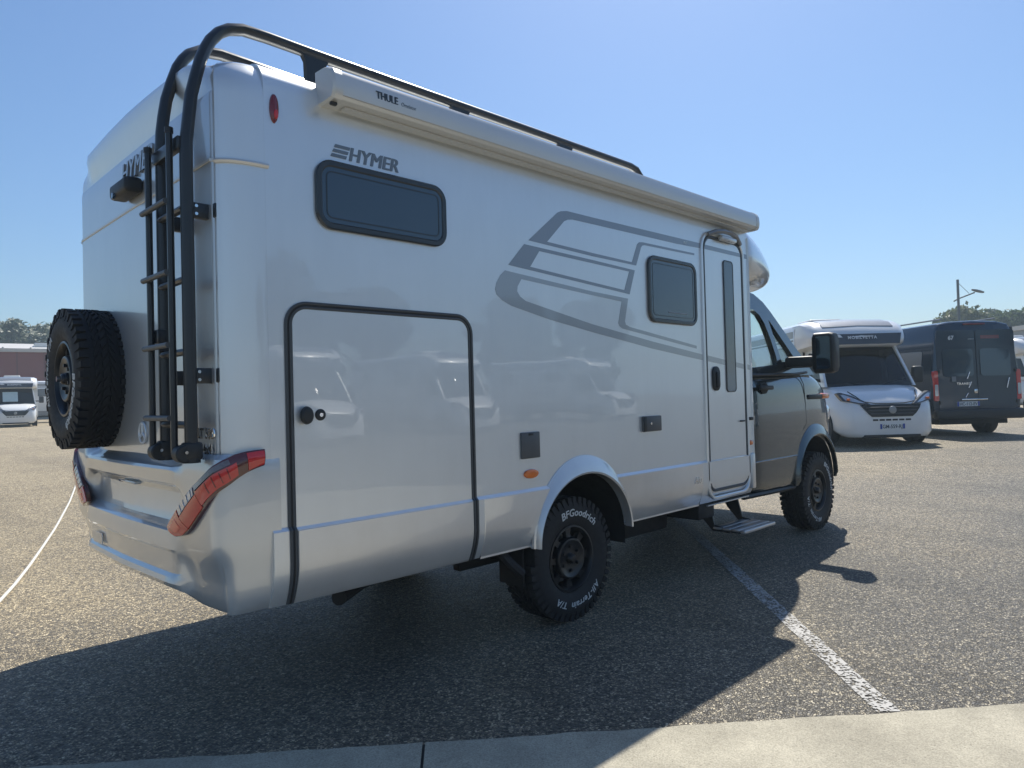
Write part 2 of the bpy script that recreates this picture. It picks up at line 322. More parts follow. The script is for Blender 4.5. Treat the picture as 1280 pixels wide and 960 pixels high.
def plate_obj(parent, txt, w_=.52, h_=.11):    # at local origin facing -x
    p = part('number_plate', MB().poly([rrect(-w_/2, w_/2, -h_/2, h_/2, .008, 2)], lambda a, b, d: (-d, -a, b), .006), 'plate_white', parent)
    part('plate_band', MB().poly([[(-w_/2+.003, -h_/2+.003), (-w_/2+.045, -h_/2+.003), (-w_/2+.045, h_/2-.003), (-w_/2+.003, h_/2-.003)]], lambda a, b, d: (-.006-d, -a, b), .001), 'plate_blue', p)
    part('plate_band', MB().poly([[(w_/2-.045, -h_/2+.003), (w_/2-.003, -h_/2+.003), (w_/2-.003, h_/2-.003), (w_/2-.045, h_/2-.003)]], lambda a, b, d: (-.006-d, -a, b), .001), 'plate_blue', p)
    t = T[txt]; mb = MB().add(t.v, t.f); xs = [v[0] for v in mb.v]; k = min(1, (w_-.11)/(max(xs)-min(xs)))
    mb.xf(lambda v: (-.0075-v.z*.5, -v.x*k, v.y-.037)); part('plate_lettering', mb, 'text_dark', p, 0)
    return p

# ================================================================== SETTING
def gz(x, y):
    r = math.hypot(x-2, y)
    return .22*smooth01((r-7)/7.5)+.30*smooth01((r-17)/38)
def ground():
    def axis(lim):
        a = [0.]; st = 1.5
        while a[-1] < lim: a.append(a[-1]+st); st *= 1.10
        return a
    ax = axis(560); xs = sorted(set([-q for q in ax]+ax)); mb = MB(); n = len(xs)
    vs_ = [(x+2, y, gz(x+2, y)) for x in xs for y in xs]
    fs = [(i*n+j, (i+1)*n+j, (i+1)*n+j+1, i*n+j+1) for i in range(n-1) for j in range(n-1)]
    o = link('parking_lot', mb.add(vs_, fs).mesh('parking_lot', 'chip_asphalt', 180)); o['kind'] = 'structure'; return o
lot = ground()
# concrete edge strip: slabs with open joints, flush with the asphalt
E0 = Vector((.832, -.522, 0)); ED = Vector((.762, -.6475, 0)).normalized(); EN = Vector((ED.y, -ED.x, 0))   # EN points to the camera side
strip = link('concrete_strip', None); strip['kind'] = 'structure'
bed = link('joint_bed', MB().add([E0+ED*a+EN*b+Vector((0, 0, .003)) for a, b in ((-8.3, .015), (8.3, .015), (8.3, 6.0), (-8.3, 6.0))], [(0, 1, 2, 3)]).mesh('joint_bed', 'under_black', 0), strip)
for i in range(-2, 2):
    a0, a1 = i*4.1+.006, (i+1)*4.1-.006; n = 40; mb = MB(); L = []
    rnd = random.Random(i+5); edge = [(a0+(a1-a0)*k/n, .0+rnd.uniform(-.006, .010)) for k in range(n+1)]
    top = edge+[(a1, 5.9), (a0, 5.9)]
    P = lambda q, z, d=0: tuple(E0+ED*q[0]+EN*(q[1]+d)+Vector((0, 0, z)))
    mb.poly([top], lambda a, b, d: P((a, b), .009-d), .008)
    part('slab', mb, 'concrete', strip, 0)
# painted bay line
pl = MB(); A = Vector((2.42, -1.845, 0)); D = Vector((5.41-2.42, .904+1.845, 0)).normalized(); N = Vector((-D.y, D.x, 0)); n = 60
vs_ = []
for k in range(n+1):
    q = A+D*(5.2*k/n)
    for sd in (-1, 1): e = q+N*sd*(.055+random.uniform(-.004, .004)); vs_.append((e.x, e.y, .0045))
o = link('parking_line', pl.add(vs_, [(2*k, 2*k+2, 2*k+3, 2*k+1) for k in range(n)]).mesh('parking_line', 'worn_line_paint', 0)); o['kind'] = 'structure'
# white hose on the asphalt at the left
HP = [(-4.6, -.4), (-3.4, -.2), (-2.3, .35), (-1.4, 1.15), (-.75, 2.05), (-.27, 2.939), (-.144, 3.23), (.013, 3.642), (.188, 4.136), (.429, 4.877), (.696, 5.741), (1.052, 6.91), (1.398, 8.092), (1.75, 9.27), (2.09, 10.475), (2.435, 11.727), (2.835, 13.246)]; hp = []
for k in range(len(HP)-1):
    for q in range(5):
        t = q/5; x = HP[k][0]*(1-t)+HP[k+1][0]*t; y = HP[k][1]*(1-t)+HP[k+1][1]*t; hp.append((x, y, gz(x, y)+.012))
h = link('hose', MB().tube(hp, .013, 8).mesh('hose', 'hose_white')); h['label'] = 'thin white hose lying across the sunlit asphalt beside the rear bumper'; h['category'] = 'hose'

# ================================================================== MOTORHOME
W = 2.2
V = thing('motorhome', 'large silver motorhome with dark cab, rear ladder and spare wheel, parked on the asphalt', 'motorhome', (2.5, 1.1, 0))
V_OFF = Vector((-2.5, -1.1, 0))
def vpart(name, mb, mats, parent=None, smooth=35, label=None):
    if parent is None: parent = V
    mb.xf(lambda v: v+V_OFF)
    return part(name, mb, mats, parent, smooth, label)
def yskirt(z):
    if z >= .905: return 0.
    if z >= .889: return -.016*(.905-z)/.016
    if z >= .74: return -.016
    return -.016+.052*((.74-z)/.185)**1.8
# --- shell
half = [(.50, .60), (.30, .555), (.036, .555)]+[(yskirt(z), z) for z in (.58, .61, .64, .67, .70, .74, .80, .86, .889, .905)]+[(0, 1.4), (0, 1.9), (0, 2.4), (0, 2.865)]
half += [(.135*(1-math.cos(a)), 2.865+.135*math.sin(a)) for a in [rad(q) for q in range(12, 91, 13)]]+[(.35, 3.015), (.7, 3.032), (1.1, 3.04)]
sec = half+[(W-y, z) for y, z in reversed(half[:-1])]
shell = MB().loops([[(x, y, z) for y, z in sec] for x in (.43, 4.90)])
def ell(xc, z0, a, b, n=40, t0=0, t1=180): return [(xc+a*math.cos(rad(t)), z0+b*math.sin(rad(t))) for t in [t0+(t1-t0)*k/n for k in range(n+1)]]
ARC = (2.560, .50, .468, .462)
def cut(obj, outlines, y0, y1, keep=False):
    cm = MB()
    for o_ in outlines: cm.loops([[(x, y, z) for x, z in o_] for y in (y0, y1)])
    me = cm.mesh('cut', 'under_black', 0); co = bpy.data.objects.new('cut', me); C.objects.link(co)
    md = obj.modifiers.new('b', 'BOOLEAN'); md.object = co; md.operation = 'DIFFERENCE'; md.solver = 'EXACT'
    dg = bpy.context.evaluated_depsgraph_get(); new = bpy.data.meshes.new_from_object(obj.evaluated_get(dg))
    obj.modifiers.clear(); old = obj.data; obj.data = new; bpy.data.objects.remove(co)
    new.polygons.foreach_set('use_smooth', [True]*len(new.polygons))
    if keep:                                   # shading normals of the uncut surface
        so_ = bpy.data.objects.new('src', old); C.objects.link(so_); so_.parent = obj.parent
        dt = obj.modifiers.new('n', 'DATA_TRANSFER'); dt.object = so_; dt.use_loop_data = True; dt.data_types_loops = {'CUSTOM_NORMAL'}; dt.loop_mapping = 'POLYINTERP_NEAREST'
        dg = bpy.context.evaluated_depsgraph_get(); nn_ = bpy.data.meshes.new_from_object(obj.evaluated_get(dg)); obj.modifiers.clear(); obj.data = nn_; bpy.data.objects.remove(so_)
    else: new.set_sharp_from_angle(angle=rad(30))
body = vpart('body_shell', shell, 'silver', smooth=30)
for y0, y1 in ((-.2, .62), (W-.62, W+.2)):
    cut(body, [ell(*ARC)+[(ARC[0]-ARC[2], .3), (ARC[0]+ARC[2], .3)]], y0, y1)
def liner(xc, z0, a, b, y0, y1, name='wheel_liner'):
    o_ = ell(xc, z0, a-.012, b-.012, 28); lo = [(xc+a-.012, .42)]+o_+[(xc-a+.012, .42)]
    ym = y1-.04 if y0 < 1 else y0+.04; ya, yb = (y0, y1)
    mb = MB(); mb.loops([[(x, y, z) for x, z in lo] for y in (ya, yb)], closed=False, cap0=False, cap1=False)
    mb.poly([lo], lambda p, q, d: (p, (yb if y0 < 1 else ya)+d, q), .004)
    vpart(name, mb, 'under_black')
liner(*ARC, .02, .615); liner(*ARC, W-.615, W-.02)
# skirt skin below the waist ledge (thin moulded panels over the shell)
def skirt(name, x0, x1, mats='silver_skirt'):
    zs = [.552, .57, .60, .64, .68, .74, .80, .886]
    mb = MB(); L = []
    for x in (x0, x0+.004, x1-.004, x1):
        d = -.0005 if x in (x0, x1) else -.004
        L.append([(x, yskirt(z)+d, z) for z in zs]+[(x, .02, .895), (x, .03, .548)])
    mb.loops(L); vpart(name, mb, mats)
def arch_x(z, s_): q = max(0, min(1, (z-.5)/.53)); return 2.56+s_*.49*math.sqrt(1-q*q)
def skirt_arch(x_far, s_):
    zs = [.552, .57, .60, .64, .68, .74, .80, .886]; mb = MB(); L = []
    for t in (0, .01, .5, .99, 1):
        d = -.0005 if t in (0, 1) else -.004
        L.append([(x_far+(arch_x(z, s_)-x_far)*t, yskirt(z)+d, z) for z in zs]+[(x_far+(arch_x(.89, s_)-x_far)*t, .02, .895), (x_far+(arch_x(.55, s_)-x_far)*t, .03, .548)])
    mb.loops(L); vpart('skirt_panel', mb, 'silver_skirt')
skirt_arch(1.672, -1); skirt_arch(4.02, 1)
# wheel arch flare
def flare(xc, z0, ao, bo, ai, bi, yo, yi, mats, mirror=False, zl=.555, n=44, yr=.06, lip=.012, parent=None):
    L = []
    for k in range(n+1):
        t = 180*k/n; c, s_ = math.cos(rad(t)), math.sin(rad(t)); row = []
        for (a, b, y) in ((ao, bo, yo+.012), (ao, bo, yo-.006), (ao-.012, bo-.014, yo-.012), ((ao*.55+ai*.45), (bo*.55+bi*.45), yo*.3+yi*.7), (ai+.01, bi+.012, yi), (ai, bi, yi+.006), (ai+.004, bi+.004, yi+yr)):
            row.append((xc+a*c, y, z0+b*s_))
        L.append(row)
    ends = []
    for j, s_ in ((0, 1), (n, -1)):            # straight drop below the spring line
        ends.append([(x, y+(.03 if y < .05 else 0), zl) for x, y, z in L[j]])
    L = [ends[0]]+L+[ends[1]]
    if mirror: L = [[(x, W-y, z) for x, y, z in r] for r in L]
    mb = MB().loops(L, closed=True); vpart('wheel_arch_trim', mb, mats)
flare(2.560, .54, .486, .525, .455, .408, 0, -.050, 'silver_skirt'); flare(2.560, .54, .486, .525, .455, .408, 0, -.050, 'silver_skirt', True)

# --- swept strips on the side wall
def sweep_side(name, path, prof, mats, parent=None, closed=False, yf=yskirt, cap=True):
    # prof: (offset across, height out of the wall)
    n = len(path); L = []
    for i, p in enumerate(path):
        a = Vector(path[i-1] if (i or closed) else p); b = Vector(path[(i+1) % n] if (i < n-1 or closed) else p)
        t = (b-a).normalized(); nn = Vector((-t.y, t.x))
        L.append([(p[0]+nn.x*o_, yf(p[1]+nn.y*o_)-h_, p[1]+nn.y*o_) for o_, h_ in prof])
    if closed: L.append(L[0])
    mb = MB().loops(L, True, cap and not closed, cap and not closed); return vpart(name, mb, mats, parent)
def door_path(x0, x1, z0, z1, r, n=8):
    p = [(x0, z) for z in (z0, z0+.03, z0+.06, z0+.09, z0+.13, .72, .80, .86, .884, .889, .893, .897, .901, .905, .91, 1.2, 1.5)]
    p += [(x0+r-r*math.cos(rad(a)), z1-r+r*math.sin(rad(a))) for a in [90*k/n for k in range(n+1)]]
    p += [(x1-r+r*math.sin(rad(a)), z1-r+r*math.cos(rad(a))) for a in [90*k/n for k in range(n+1)]]
    p += [(x1, z) for z in (1.5, 1.2, .91, .905, .901, .897, .893, .889, .884, .86, .80, .72, z0+.13, z0+.09, z0+.06, z0+.03, z0)]
    return p
# --- garage door
gd = [(x, z) for x, z in rrect(.542, 1.588, .895, 1.882, [.002, .002, .07, .07], 8)]
garage = vpart('garage_door', MB().poly([gd], lambda a, b, d: (a, -.006+d, b), .004), 'silver')
sk = MB(); L = []
zs = [.556, .57, .60, .64, .68, .74, .80, .884]
for x, d in ((.542, -.001), (.546, -.0055), (1.584, -.0055), (1.588, -.001)):
    L.append([(x, yskirt(z)+d, z) for z in zs]+[(x, -.0055 if d < -.002 else 0, .8945), (x, .01, .8945), (x, .035, .552)])
sk.loops(L); vpart('lower_panel', sk, 'silver_skirt', garage)
gp = door_path(.522, 1.608, .556, 1.900, .092)
sweep_side('door_seal', gp, [(-.0175, -.004), (-.0175, .007), (-.010, .010), (-.004, .006), (.004, .006), (.010, .010), (.0175, .007), (.0175, -.004)], 'seal_grey', garage)
sweep_side('seal_groove', gp, [(-.0048, .003), (-.0048, .0068), (.0048, .0068), (.0048, .003)], 'under_black', garage)
kb = MB().lathe([(0, -.040), (.026, -.040), (.034, -.034), (.037, -.022), (.034, -.012), (.024, -.008), (.024, .0)], 28).xf(lambda v: (.592+v.x*.85, -.006+v.y, 1.398+v.z*1.12)); vpart('door_knob', kb, 'black_plastic', garage)
lk = MB().lathe([(0, -.010), (.016, -.010), (.024, -.008), (.027, -.003), (.027, 0)], 24).xf(lambda v: (.672+v.x, -.006+v.y, 1.398+v.z)); lko = vpart('lock', lk, 'black_plastic', garage)
vpart('key_slot', MB().lathe([(0, -.0125), (.009, -.0125), (.010, -.010), (.010, -.008)], 16).xf(lambda v: (.672+v.x, -.006+v.y, 1.398+v.z)), 'chrome', lko)
# --- windows
def hab_window(x0, x1, z0, z1, r, bar=None):
    o_ = rrect(x0, x1, z0, z1, r, 8); ii = inset(o_, .032); mb = MB()
    fr = MB(); L = []
    for q, y in ((o_, .002), (o_, -.014), (inset(o_, .006), -.020), (inset(o_, .026), -.020), (ii, -.015), (ii, .0)): L.append([(a, y, b) for a, b in q])
    fr.loops(L, True, False, False); f = vpart('window', fr, 'window_frame')
    pn = MB(); pn.poly([inset(o_, .030)], lambda a, b, d: (a, -.013+d, b), .004); vpart('pane', pn, 'tinted', f)
    g = MB(); q1 = inset(o_, .052); q2 = inset(o_, .058); g.poly([q1, q2], lambda a, b, d: (a, -.0146+d, b), .0012); vpart('pane_bead', g, 'window_frame', f)
    if bar:
        vpart('window_latch', MB().rbox(bar[0], bar[1], -.0165, -.013, bar[2], bar[3], .0015), 'galvanised', f)
    return f
hab_window(.672, 1.452, 2.268, 2.598, .085)
hab_window(3.345, 4.010, 1.975, 2.470, .085, (3.60, 3.86, 2.058, 2.066))
# --- stripes and lettering
GA = [(2.102, 2.403), (2.376, 2.617), (2.408, 2.631), (2.468, 2.642), (2.515, 2.642), (2.726, 2.642), (3.381, 2.647), (4.118, 2.652), (4.118, 2.612), (3.757, 2.602), (2.724, 2.597), (2.522, 2.595), (2.475, 2.587), (2.438, 2.571), (2.271, 2.417), (2.715, 2.402), (3.165, 2.391), (3.235, 2.529), (3.258, 2.546), (3.299, 2.552), (4.013, 2.559), (4.012, 2.543), (3.328, 2.534), (3.298, 2.527), (3.282, 2.512), (3.215, 2.373), (2.714, 2.380)]
GB = [(2.064, 2.375), (2.713, 2.355), (3.196, 2.336), (3.125, 2.158), (3.058, 2.163), (2.705, 2.185), (1.925, 2.234)]
GBi = [(2.196, 2.349), (2.712, 2.333), (3.128, 2.320), (3.065, 2.183), (2.706, 2.205), (2.112, 2.243)]
GC = [(1.896, 2.198), (1.857, 2.165), (1.825, 2.119), (1.813, 2.08), (1.823, 2.05), (1.867, 2.021), (1.943, 1.993), (2.269, 1.932), (2.691, 1.872), (3.384, 1.782), (4.090, 1.708), (4.090, 1.754), (3.387, 1.834), (2.694, 1.924), (2.404, 1.973), (2.064, 2.031), (2.016, 2.055), (1.993, 2.084), (1.998, 2.113), (2.032, 2.16), (2.702, 2.118), (3.029, 2.100), (2.983, 1.947), (2.993, 1.928), (3.025, 1.912), (4.005, 1.798), (4.006, 1.821), (3.114, 1.927), (3.07, 1.941), (3.06, 1.964), (3.106, 2.126), (2.703, 2.143)]
flat = lambda y: (lambda a, b, d: (a, y+d, b))
for rings, m_ in (([GA], 'stripe_dark'), ([GB, GBi], 'stripe_dark'), ([GC], 'stripe_light'), ([[(4.835, 2.654), (4.897, 2.655), (4.897, 2.616), (4.835, 2.615)]], 'stripe_dark'), ([[(4.835, 1.684), (4.897, 1.676), (4.897, 1.634), (4.835, 1.642)]], 'stripe_light')):
    vpart('side_stripe', MB().poly(rings, flat(-.0016), .0014), m_, smooth=0)
def fit(mb, x0, x1, h_):
    xs = [v[0] for v in mb.v]; zs_ = [v[1] for v in mb.v]; a, b, c, d = min(xs), max(xs), min(zs_), max(zs_)
    mb.v = [(x0+(v[0]-a)/(b-a)*(x1-x0), (v[1]-c)/(d-c)*h_, v[2]) for v in mb.v]; return mb
vpart('lettering', on_side(fit(T['hymer'], .858, 1.150, .066), 0, -.002, 2.620), 'text_grey', smooth=0, label='dark grey HYMER lettering above the rear side window')
for k in range(3):                             # the three bars before the name
    z = 2.622+k*.0235; s_ = .42*k*.0235
    vpart('logo_bar', MB().poly([[(.758+s_, z), (.842+s_, z), (.848+s_, z+.0155), (.766+s_, z+.0155)]], flat(-.003), .002), 'text_grey', smooth=0)
vpart('small_lettering', on_side(MB().add(T['tag'].v, T['tag'].f), 3.88, -.003, 2.616), 'silver', smooth=0)
# --- entry door
ed_out = rrect(4.128, 4.790, .640, 2.735, [.10, .10, .13, .13], 8)
ed = vpart('entry_door', MB().poly([inset(ed_out, .030)], lambda a, b, d: (a, -.008+d, b), .006), 'silver')
def ringseal(name, out, w_, h_, mats, parent, y=0):
    L = []
    for d, yy in ((0, .004), (0, -h_*.6), (w_*.25, -h_), (w_*.75, -h_), (w_, -h_*.6), (w_, .004)): L.append([(a, y+yy, b) for a, b in inset(out, d)])
    return vpart(name, MB().loops(L, True, False, False), mats, parent)
ringseal('door_frame', rrect(4.100, 4.818, .575, 2.765, [.13, .13, .15, .15], 8), .028, .016, 'silver', ed)
ringseal('door_seal', ed_out, .024, .014, 'seal_grey', ed)
vpart('door_kick_panel', MB().poly([rrect(4.165, 4.753, .678, .882, [.075, .075, .004, .004], 6)], lambda a, b, d: (a, -.013+d, b), .006), 'silver_skirt', ed)
vpart('door_ledge', MB().rbox(4.162, 4.756, -.018, -.008, .884, .894, .003), 'silver', ed)
dw = rrect(4.455, 4.600, 1.455, 2.548, .028, 5)
vpart('door_window', MB().poly([dw], lambda a, b, d: (a, -.015+d, b), .006), 'tinted', ed); ringseal('window_seal', inset(dw, -.010), .012, .010, 'window_frame', ed, -.008)
hd = MB(); L = []
for q, y in ((rrect(4.215, 4.330, 1.46, 1.660, .055, 6), -.008), (rrect(4.215, 4.330, 1.46, 1.660, .055, 6), -.020), (inset(rrect(4.215, 4.330, 1.46, 1.660, .055, 6), .014), -.027)): L.append([(a, y, b) for a, b in q])
hd.loops(L, True, False, True); dh = vpart('door_handle', hd, 'black_plastic', ed)
vpart('handle_lever', MB().rbox(4.250, 4.296, -.040, -.026, 1.485, 1.615, .008), 'black_plastic', dh)
vpart('door_light', MB().tube([(4.20, -.018, 2.735), (4.28, -.05, 2.765), (4.38, -.062, 2.778), (4.50, -.062, 2.778), (4.62, -.05, 2.765), (4.74, -.018, 2.725)], .020, 8), 'grey_panel', ed)
vpart('door_lamp_lens', MB().rbox(4.37, 4.62, -.060, -.012, 2.705, 2.752, .016), 'clear_lens', ed)
vpart('bump_stop', MB().rbox(4.66, 4.73, -.024, -.008, 1.188, 1.202, .004), 'black_plastic', ed)
vpart('side_stripe', MB().poly([[(4.165, 2.648), (4.755, 2.648), (4.755, 2.616), (4.165, 2.612)]], flat(-.0098), .0014), 'stripe_dark', ed, 0)
vpart('side_stripe', MB().poly([[(4.165, 1.746), (4.440, 1.716), (4.440, 1.672), (4.165, 1.700)]], flat(-.0098), .0014), 'stripe_light', ed, 0)
vpart('side_stripe', MB().poly([[(4.615, 1.700), (4.755, 1.686), (4.755, 1.644), (4.615, 1.658)]], flat(-.0098), .0014), 'stripe_light', ed, 0)
vpart('door_catch', MB().rbox(4.828, 4.882, -.024, 0, 1.195, 1.222, .005), 'black_plastic')
# front edge trim of the house body and lower column
vpart('edge_trim', MB().tube([(4.905, .004, z) for z in (.60, .8, 1.2, 1.8, 2.4, 2.80)], .016, 8), 'silver')
vpart('corner_panel', MB().rbox(4.822, 4.885, -.030, .02, .60, .905, .012), 'silver_skirt')
# --- service flaps and markers
f = vpart('filler_flap', MB().rbox(1.985, 2.145, -.014, .002, 1.085, 1.242, .006), 'flap_grey'); vpart('flap_tab', MB().rbox(2.045, 2.085, -.017, -.012, 1.222, 1.236, .002), 'black_plastic', f)
f = vpart('socket_flap', MB().rbox(3.225, 3.455, -.020, .002, 1.178, 1.290, .008), 'flap_grey'); vpart('flap_hinge', MB().rbox(3.225, 3.262, -.024, -.017, 1.180, 1.288, .003), 'black_plastic', f)
vpart('flap_lock', MB().lathe([(0, -.026), (.010, -.026), (.012, -.018)], 14).xf(lambda v: (3.312+v.x, v.y, 1.236+v.z)), 'chrome', f)
def lens(name, x, y, z, a, b, d, mats, ax='y', parent=None):
    mb = MB(); n = 22; L = []
    for k, (s_, q) in enumerate(((1, 0), (1, .4), (.92, .75), (.6, .95), (.02, 1))): L.append([(x+a*s_*math.cos(2*math.pi*i/n), y-d*q, z+b*s_*math.sin(2*math.pi*i/n)) for i in range(n)])
    mb.loops(L, True, False, True); return vpart(name, mb, mats, parent)
m1 = lens('marker_lamp', 2.068, -.001, .992, .062, .028, .016, 'amber')
m2 = lens('marker_lamp', 4.853, -.001, .998, .034, .022, .014, 'amber')
m3 = lens('marker_lamp', .478, .012, 2.772, .022, .068, .026, 'deep_red_lens'); m3['label'] = 'tall red marker lamp on the upper rear corner'
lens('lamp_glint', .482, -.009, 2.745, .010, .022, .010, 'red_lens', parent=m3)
vpart('badge', on_side(T['alu'], 3.93, yskirt(.76)-.006, .740), 'chrome', smooth=0)

# --- awning
aw = [(.03, 3.012), (-.045, 3.010), (-.088, 3.000), (-.118, 2.980), (-.132, 2.950), (-.136, 2.900), (-.130, 2.868), (-.118, 2.852), (-.075, 2.848), (.03, 2.846)]
case = vpart('awning', MB().loops([[(x, y, z) for y, z in aw] for x in (.750, 4.83)]), 'awning_alu')
front = [(-.1185, 2.984), (-.134, 2.952), (-.1385, 2.902), (-.1335, 2.868), (-.121, 2.862), (-.121, 2.975)]
vpart('front_profile', MB().loops([[(x, y, z) for y, z in front] for x in (.752, 4.829)]), 'awning_alu', case)
vpart('arm_channel', MB().box(.80, 4.79, -.070, -.020, 2.838, 2.8465), 'awning_alu', case)
for x0, x1 in ((.700, .752), (4.83, 4.885)):
    big = [(y*1.03-.001, 2.93+(z-2.93)*1.05) for y, z in aw]; L = []
    xo, xi = (x0, x1) if x0 < 1 else (x1, x0)
    for x, k in ((xi, 1), (xo+(.012 if x0 < 1 else -.012), 1), (xo, .90)): L.append([(x, -.05+(y+.05)*k, 2.93+(z-2.93)*k) for y, z in big])
    vpart('end_cap', MB().loops(L), 'awning_alu', case)
vpart('crank_eye', MB().rbox(.715, .748, -.095, -.07, 2.830, 2.846, .006), 'black_plastic', case)
vpart('awning_lettering', on_side(fit(T['thule'], .930, 1.058, .036), 0, -.1385, 2.902), 'text_dark', case, 0); vpart('awning_lettering', on_side(fit(T['omni'], 1.078, 1.168, .020), 0, -.1385, 2.902), 'text_grey', case, 0)
# --- roof rails and ladder
lad = vpart('ladder', MB().tube([(.14, .125, 1.245), (.14, .125, 2.0), (.14, .125, 2.50), (.142, .126, 2.58), (.155, .130, 2.68), (.170, .136, 2.79), (.195, .147, 2.88), (.222, .16, 2.966), (.245, .169, 3.022), (.275, .179, 3.078), (.315, .186, 3.128), (.362, .191, 3.162), (.43, .196, 3.186), (.55, .2, 3.192), (.8, .2, 3.190), (2, .2, 3.190), (3.45, .2, 3.190), (3.53, .2, 3.178), (3.59, .2, 3.13), (3.60, .2, 3.03)], .031, 12, flat=.85), 'black_metal')
vpart('ladder_post', MB().tube([(.14, .42, 1.235), (.14, .42, 2.0), (.14, .42, 2.62), (.144, .421, 2.70), (.155, .424, 2.78), (.17, .43, 2.86), (.197, .435, 2.95), (.226, .44, 3.03), (.255, .45, 3.08), (.286, .46, 3.12), (.347, .48, 3.165), (.45, .5, 3.188), (.6, .5, 3.184), (.9, .5, 3.175), (1.0, .5, 3.12), (1.02, .5, 3.01)], .031, 12, flat=.85), 'black_metal', lad)
for x in (.80, 1.75, 2.7):
    vpart('rail_foot', MB().poly([[(x-.075, 3.175), (x-.055, 3.140), (x-.050, 3.0), (x+.050, 3.0), (x+.055, 3.140), (x+.075, 3.175)]], lambda a, b, d: (a, .185+d, b), .03), 'black_metal', lad)
for y in (.435, .172):
    vpart('fold_post', MB().tube([(.088, y, 1.26), (.088, y, 2.0), (.088, y, 2.606 if y > .3 else 2.622)], .0145, 10), 'black_metal', lad)
    vpart('post_cap', MB().tube([(.088, y, 2.60 if y > .3 else 2.616), (.088, y, 2.622 if y > .3 else 2.640)], .018, 10), 'black_plastic', lad)
for z in (1.405, 1.715, 2.022, 2.325):
    vpart('rung', MB().tube([(.070, .470, z), (.070, .170, z)], .0125, 10), 'galvanised' if False else 'seal_grey', lad)
    vpart('rung', MB().tube([(.130, .42, z-.03), (.130, .125, z-.03)], .016, 8), 'black_metal', lad)
vpart('cross_bar', MB().rbox(.105, .135, .125, .43, 2.545, 2.60, .004), 'black_metal', lad)
for z in (2.290, 1.580):
    for y in (.125, .42):
        br = vpart('ladder_bracket', MB().rbox(.14, .262, y-.004, y+.028, z-.030, z+.036, .004), 'black_metal', lad)
        for dz in (-.014, .020): vpart('bolt', MB().lathe([(0, -.006), (.007, -.006), (.008, 0)], 10).xf(lambda v: (.176+v.x, y-.004+v.y, z+dz+v.z)), 'chrome', br)
    vpart('ladder_bracket', MB().rbox(.235, .258, .07, .45, z-.028, z+.034, .004), 'black_metal', lad)
for y in (.42, .125):
    ft = vpart('ladder_foot', MB().lathe([(0, -.032), (.032, -.032), (.038, -.025), (.038, .025), (.032, .032), (0, .032)], 20).xf(lambda v: (.106+v.x*1.05, y+v.y, 1.255+v.z)).rbox(.105, .178, y-.036, y+.036, 1.228, 1.302, .012), 'black_plastic', lad)
    vpart('foot_pad', MB().tube([(.14, y, 1.215), (.14, y, 1.262)], .036, 14), 'black_plastic', ft)
    vpart('bolt', MB().lathe([(0, -.010), (.007, -.010), (.008, -.002)], 10).xf(lambda v: (.105+v.x, y-.034+v.y, 1.262+v.z)), 'chrome', ft)
vpart('latch_plate', MB().rbox(.100, .140, .385, .46, 1.74, 1.80, .004), 'black_metal', lad)

# --- rear cap
def smooth_plan(P, k=4):
    P = [Vector(p) for p in P]; out = []
    for i in range(len(P)-1):
        p0, p1, p2, p3 = P[max(i-1, 0)], P[i], P[i+1], P[min(i+2, len(P)-1)]
        for j in range(k):
            t = j/k; out.append(.5*((2*p1)+(p2-p0)*t+(2*p0-5*p1+4*p2-p3)*t*t+(3*p1-p0-3*p2+p3)*t*t*t))
    return out+[P[-1]]
def normals(P):
    out = []
    for i in range(len(P)):
        t = (P[min(i+1, len(P)-1)]-P[max(i-1, 0)]).normalized(); out.append(Vector((-t.y, t.x))*-1)
    return out
def loft_rear(name, plan, rows, mask, mats, crown=0, sm=50):
    P = smooth_plan(plan); N_ = [n_ if n_.length else Vector((-1, 0)) for n_ in normals(P)]
    # outward: away from (1.5, 1.1)
    N_ = [n_ if n_.dot(Vector((1.5, 1.1))-p) < 0 else -n_ for p, n_ in zip(P, N_)]
    full = list(zip(P, N_)); mir = [(Vector((p.x, W-p.y)), Vector((n_.x, -n_.y))) for p, n_ in reversed(full[:-1])]
    full = full+mir; L = []
    for (zc, oc, zk, ok) in rows:
        row = []
        for p, n_ in full:
            yy = min(p.y, W-p.y); m = smooth01((yy-mask[0])/(mask[1]-mask[0])); z = zk+(zc-zk)*m; o_ = ok+(oc-ok)*m
            if zk < .86 and zk > .1: o_ -= .045*smooth01((.86-zk)/.2)*math.exp(-((p.x-.200)/.045)**2)*(1-m)
            if z > 2.9: z -= crown*((p.y-1.1)/1.1)**2*m
            if o_ < 0 and zk > 2.84:           # top rounding: draw the plan in instead of offsetting it
                d_ = -ok; kx = min(1, d_/.20)**1.4; q = Vector((p.x+(.445-p.x)*kx, p.y+(d_*(1.1-p.y)/1.1)))
                c_ = p+n_*oc; q = q.lerp(c_, m); row.append((q.x, q.y, z)); continue
            row.append((p.x+n_.x*o_, p.y+n_.y*o_, z))
        L.append(row)
    return vpart(name, MB().loops(L, False, False, False), mats, smooth=sm)
cap_plan = [(.445, .0005), (.40, .002), (.345, .010), (.295, .026), (.262, .048), (.246, .066), (.241, .075)]
cap_rows = [(1.10, 0, 1.10, 0), (1.6, 0, 1.6, 0), (2.2, 0, 2.2, 0), (2.80, 0, 2.80, 0), (2.825, .003, 2.85, -.002), (2.86, .012, 2.885, -.010), (2.93, .028, 2.915, -.024), (2.985, .038, 2.945, -.045), (3.008, .036, 2.965, -.065), (3.024, .022, 2.980, -.088), (3.034, .0, 2.992, -.12), (3.041, -.19, 3.000, -.20)]
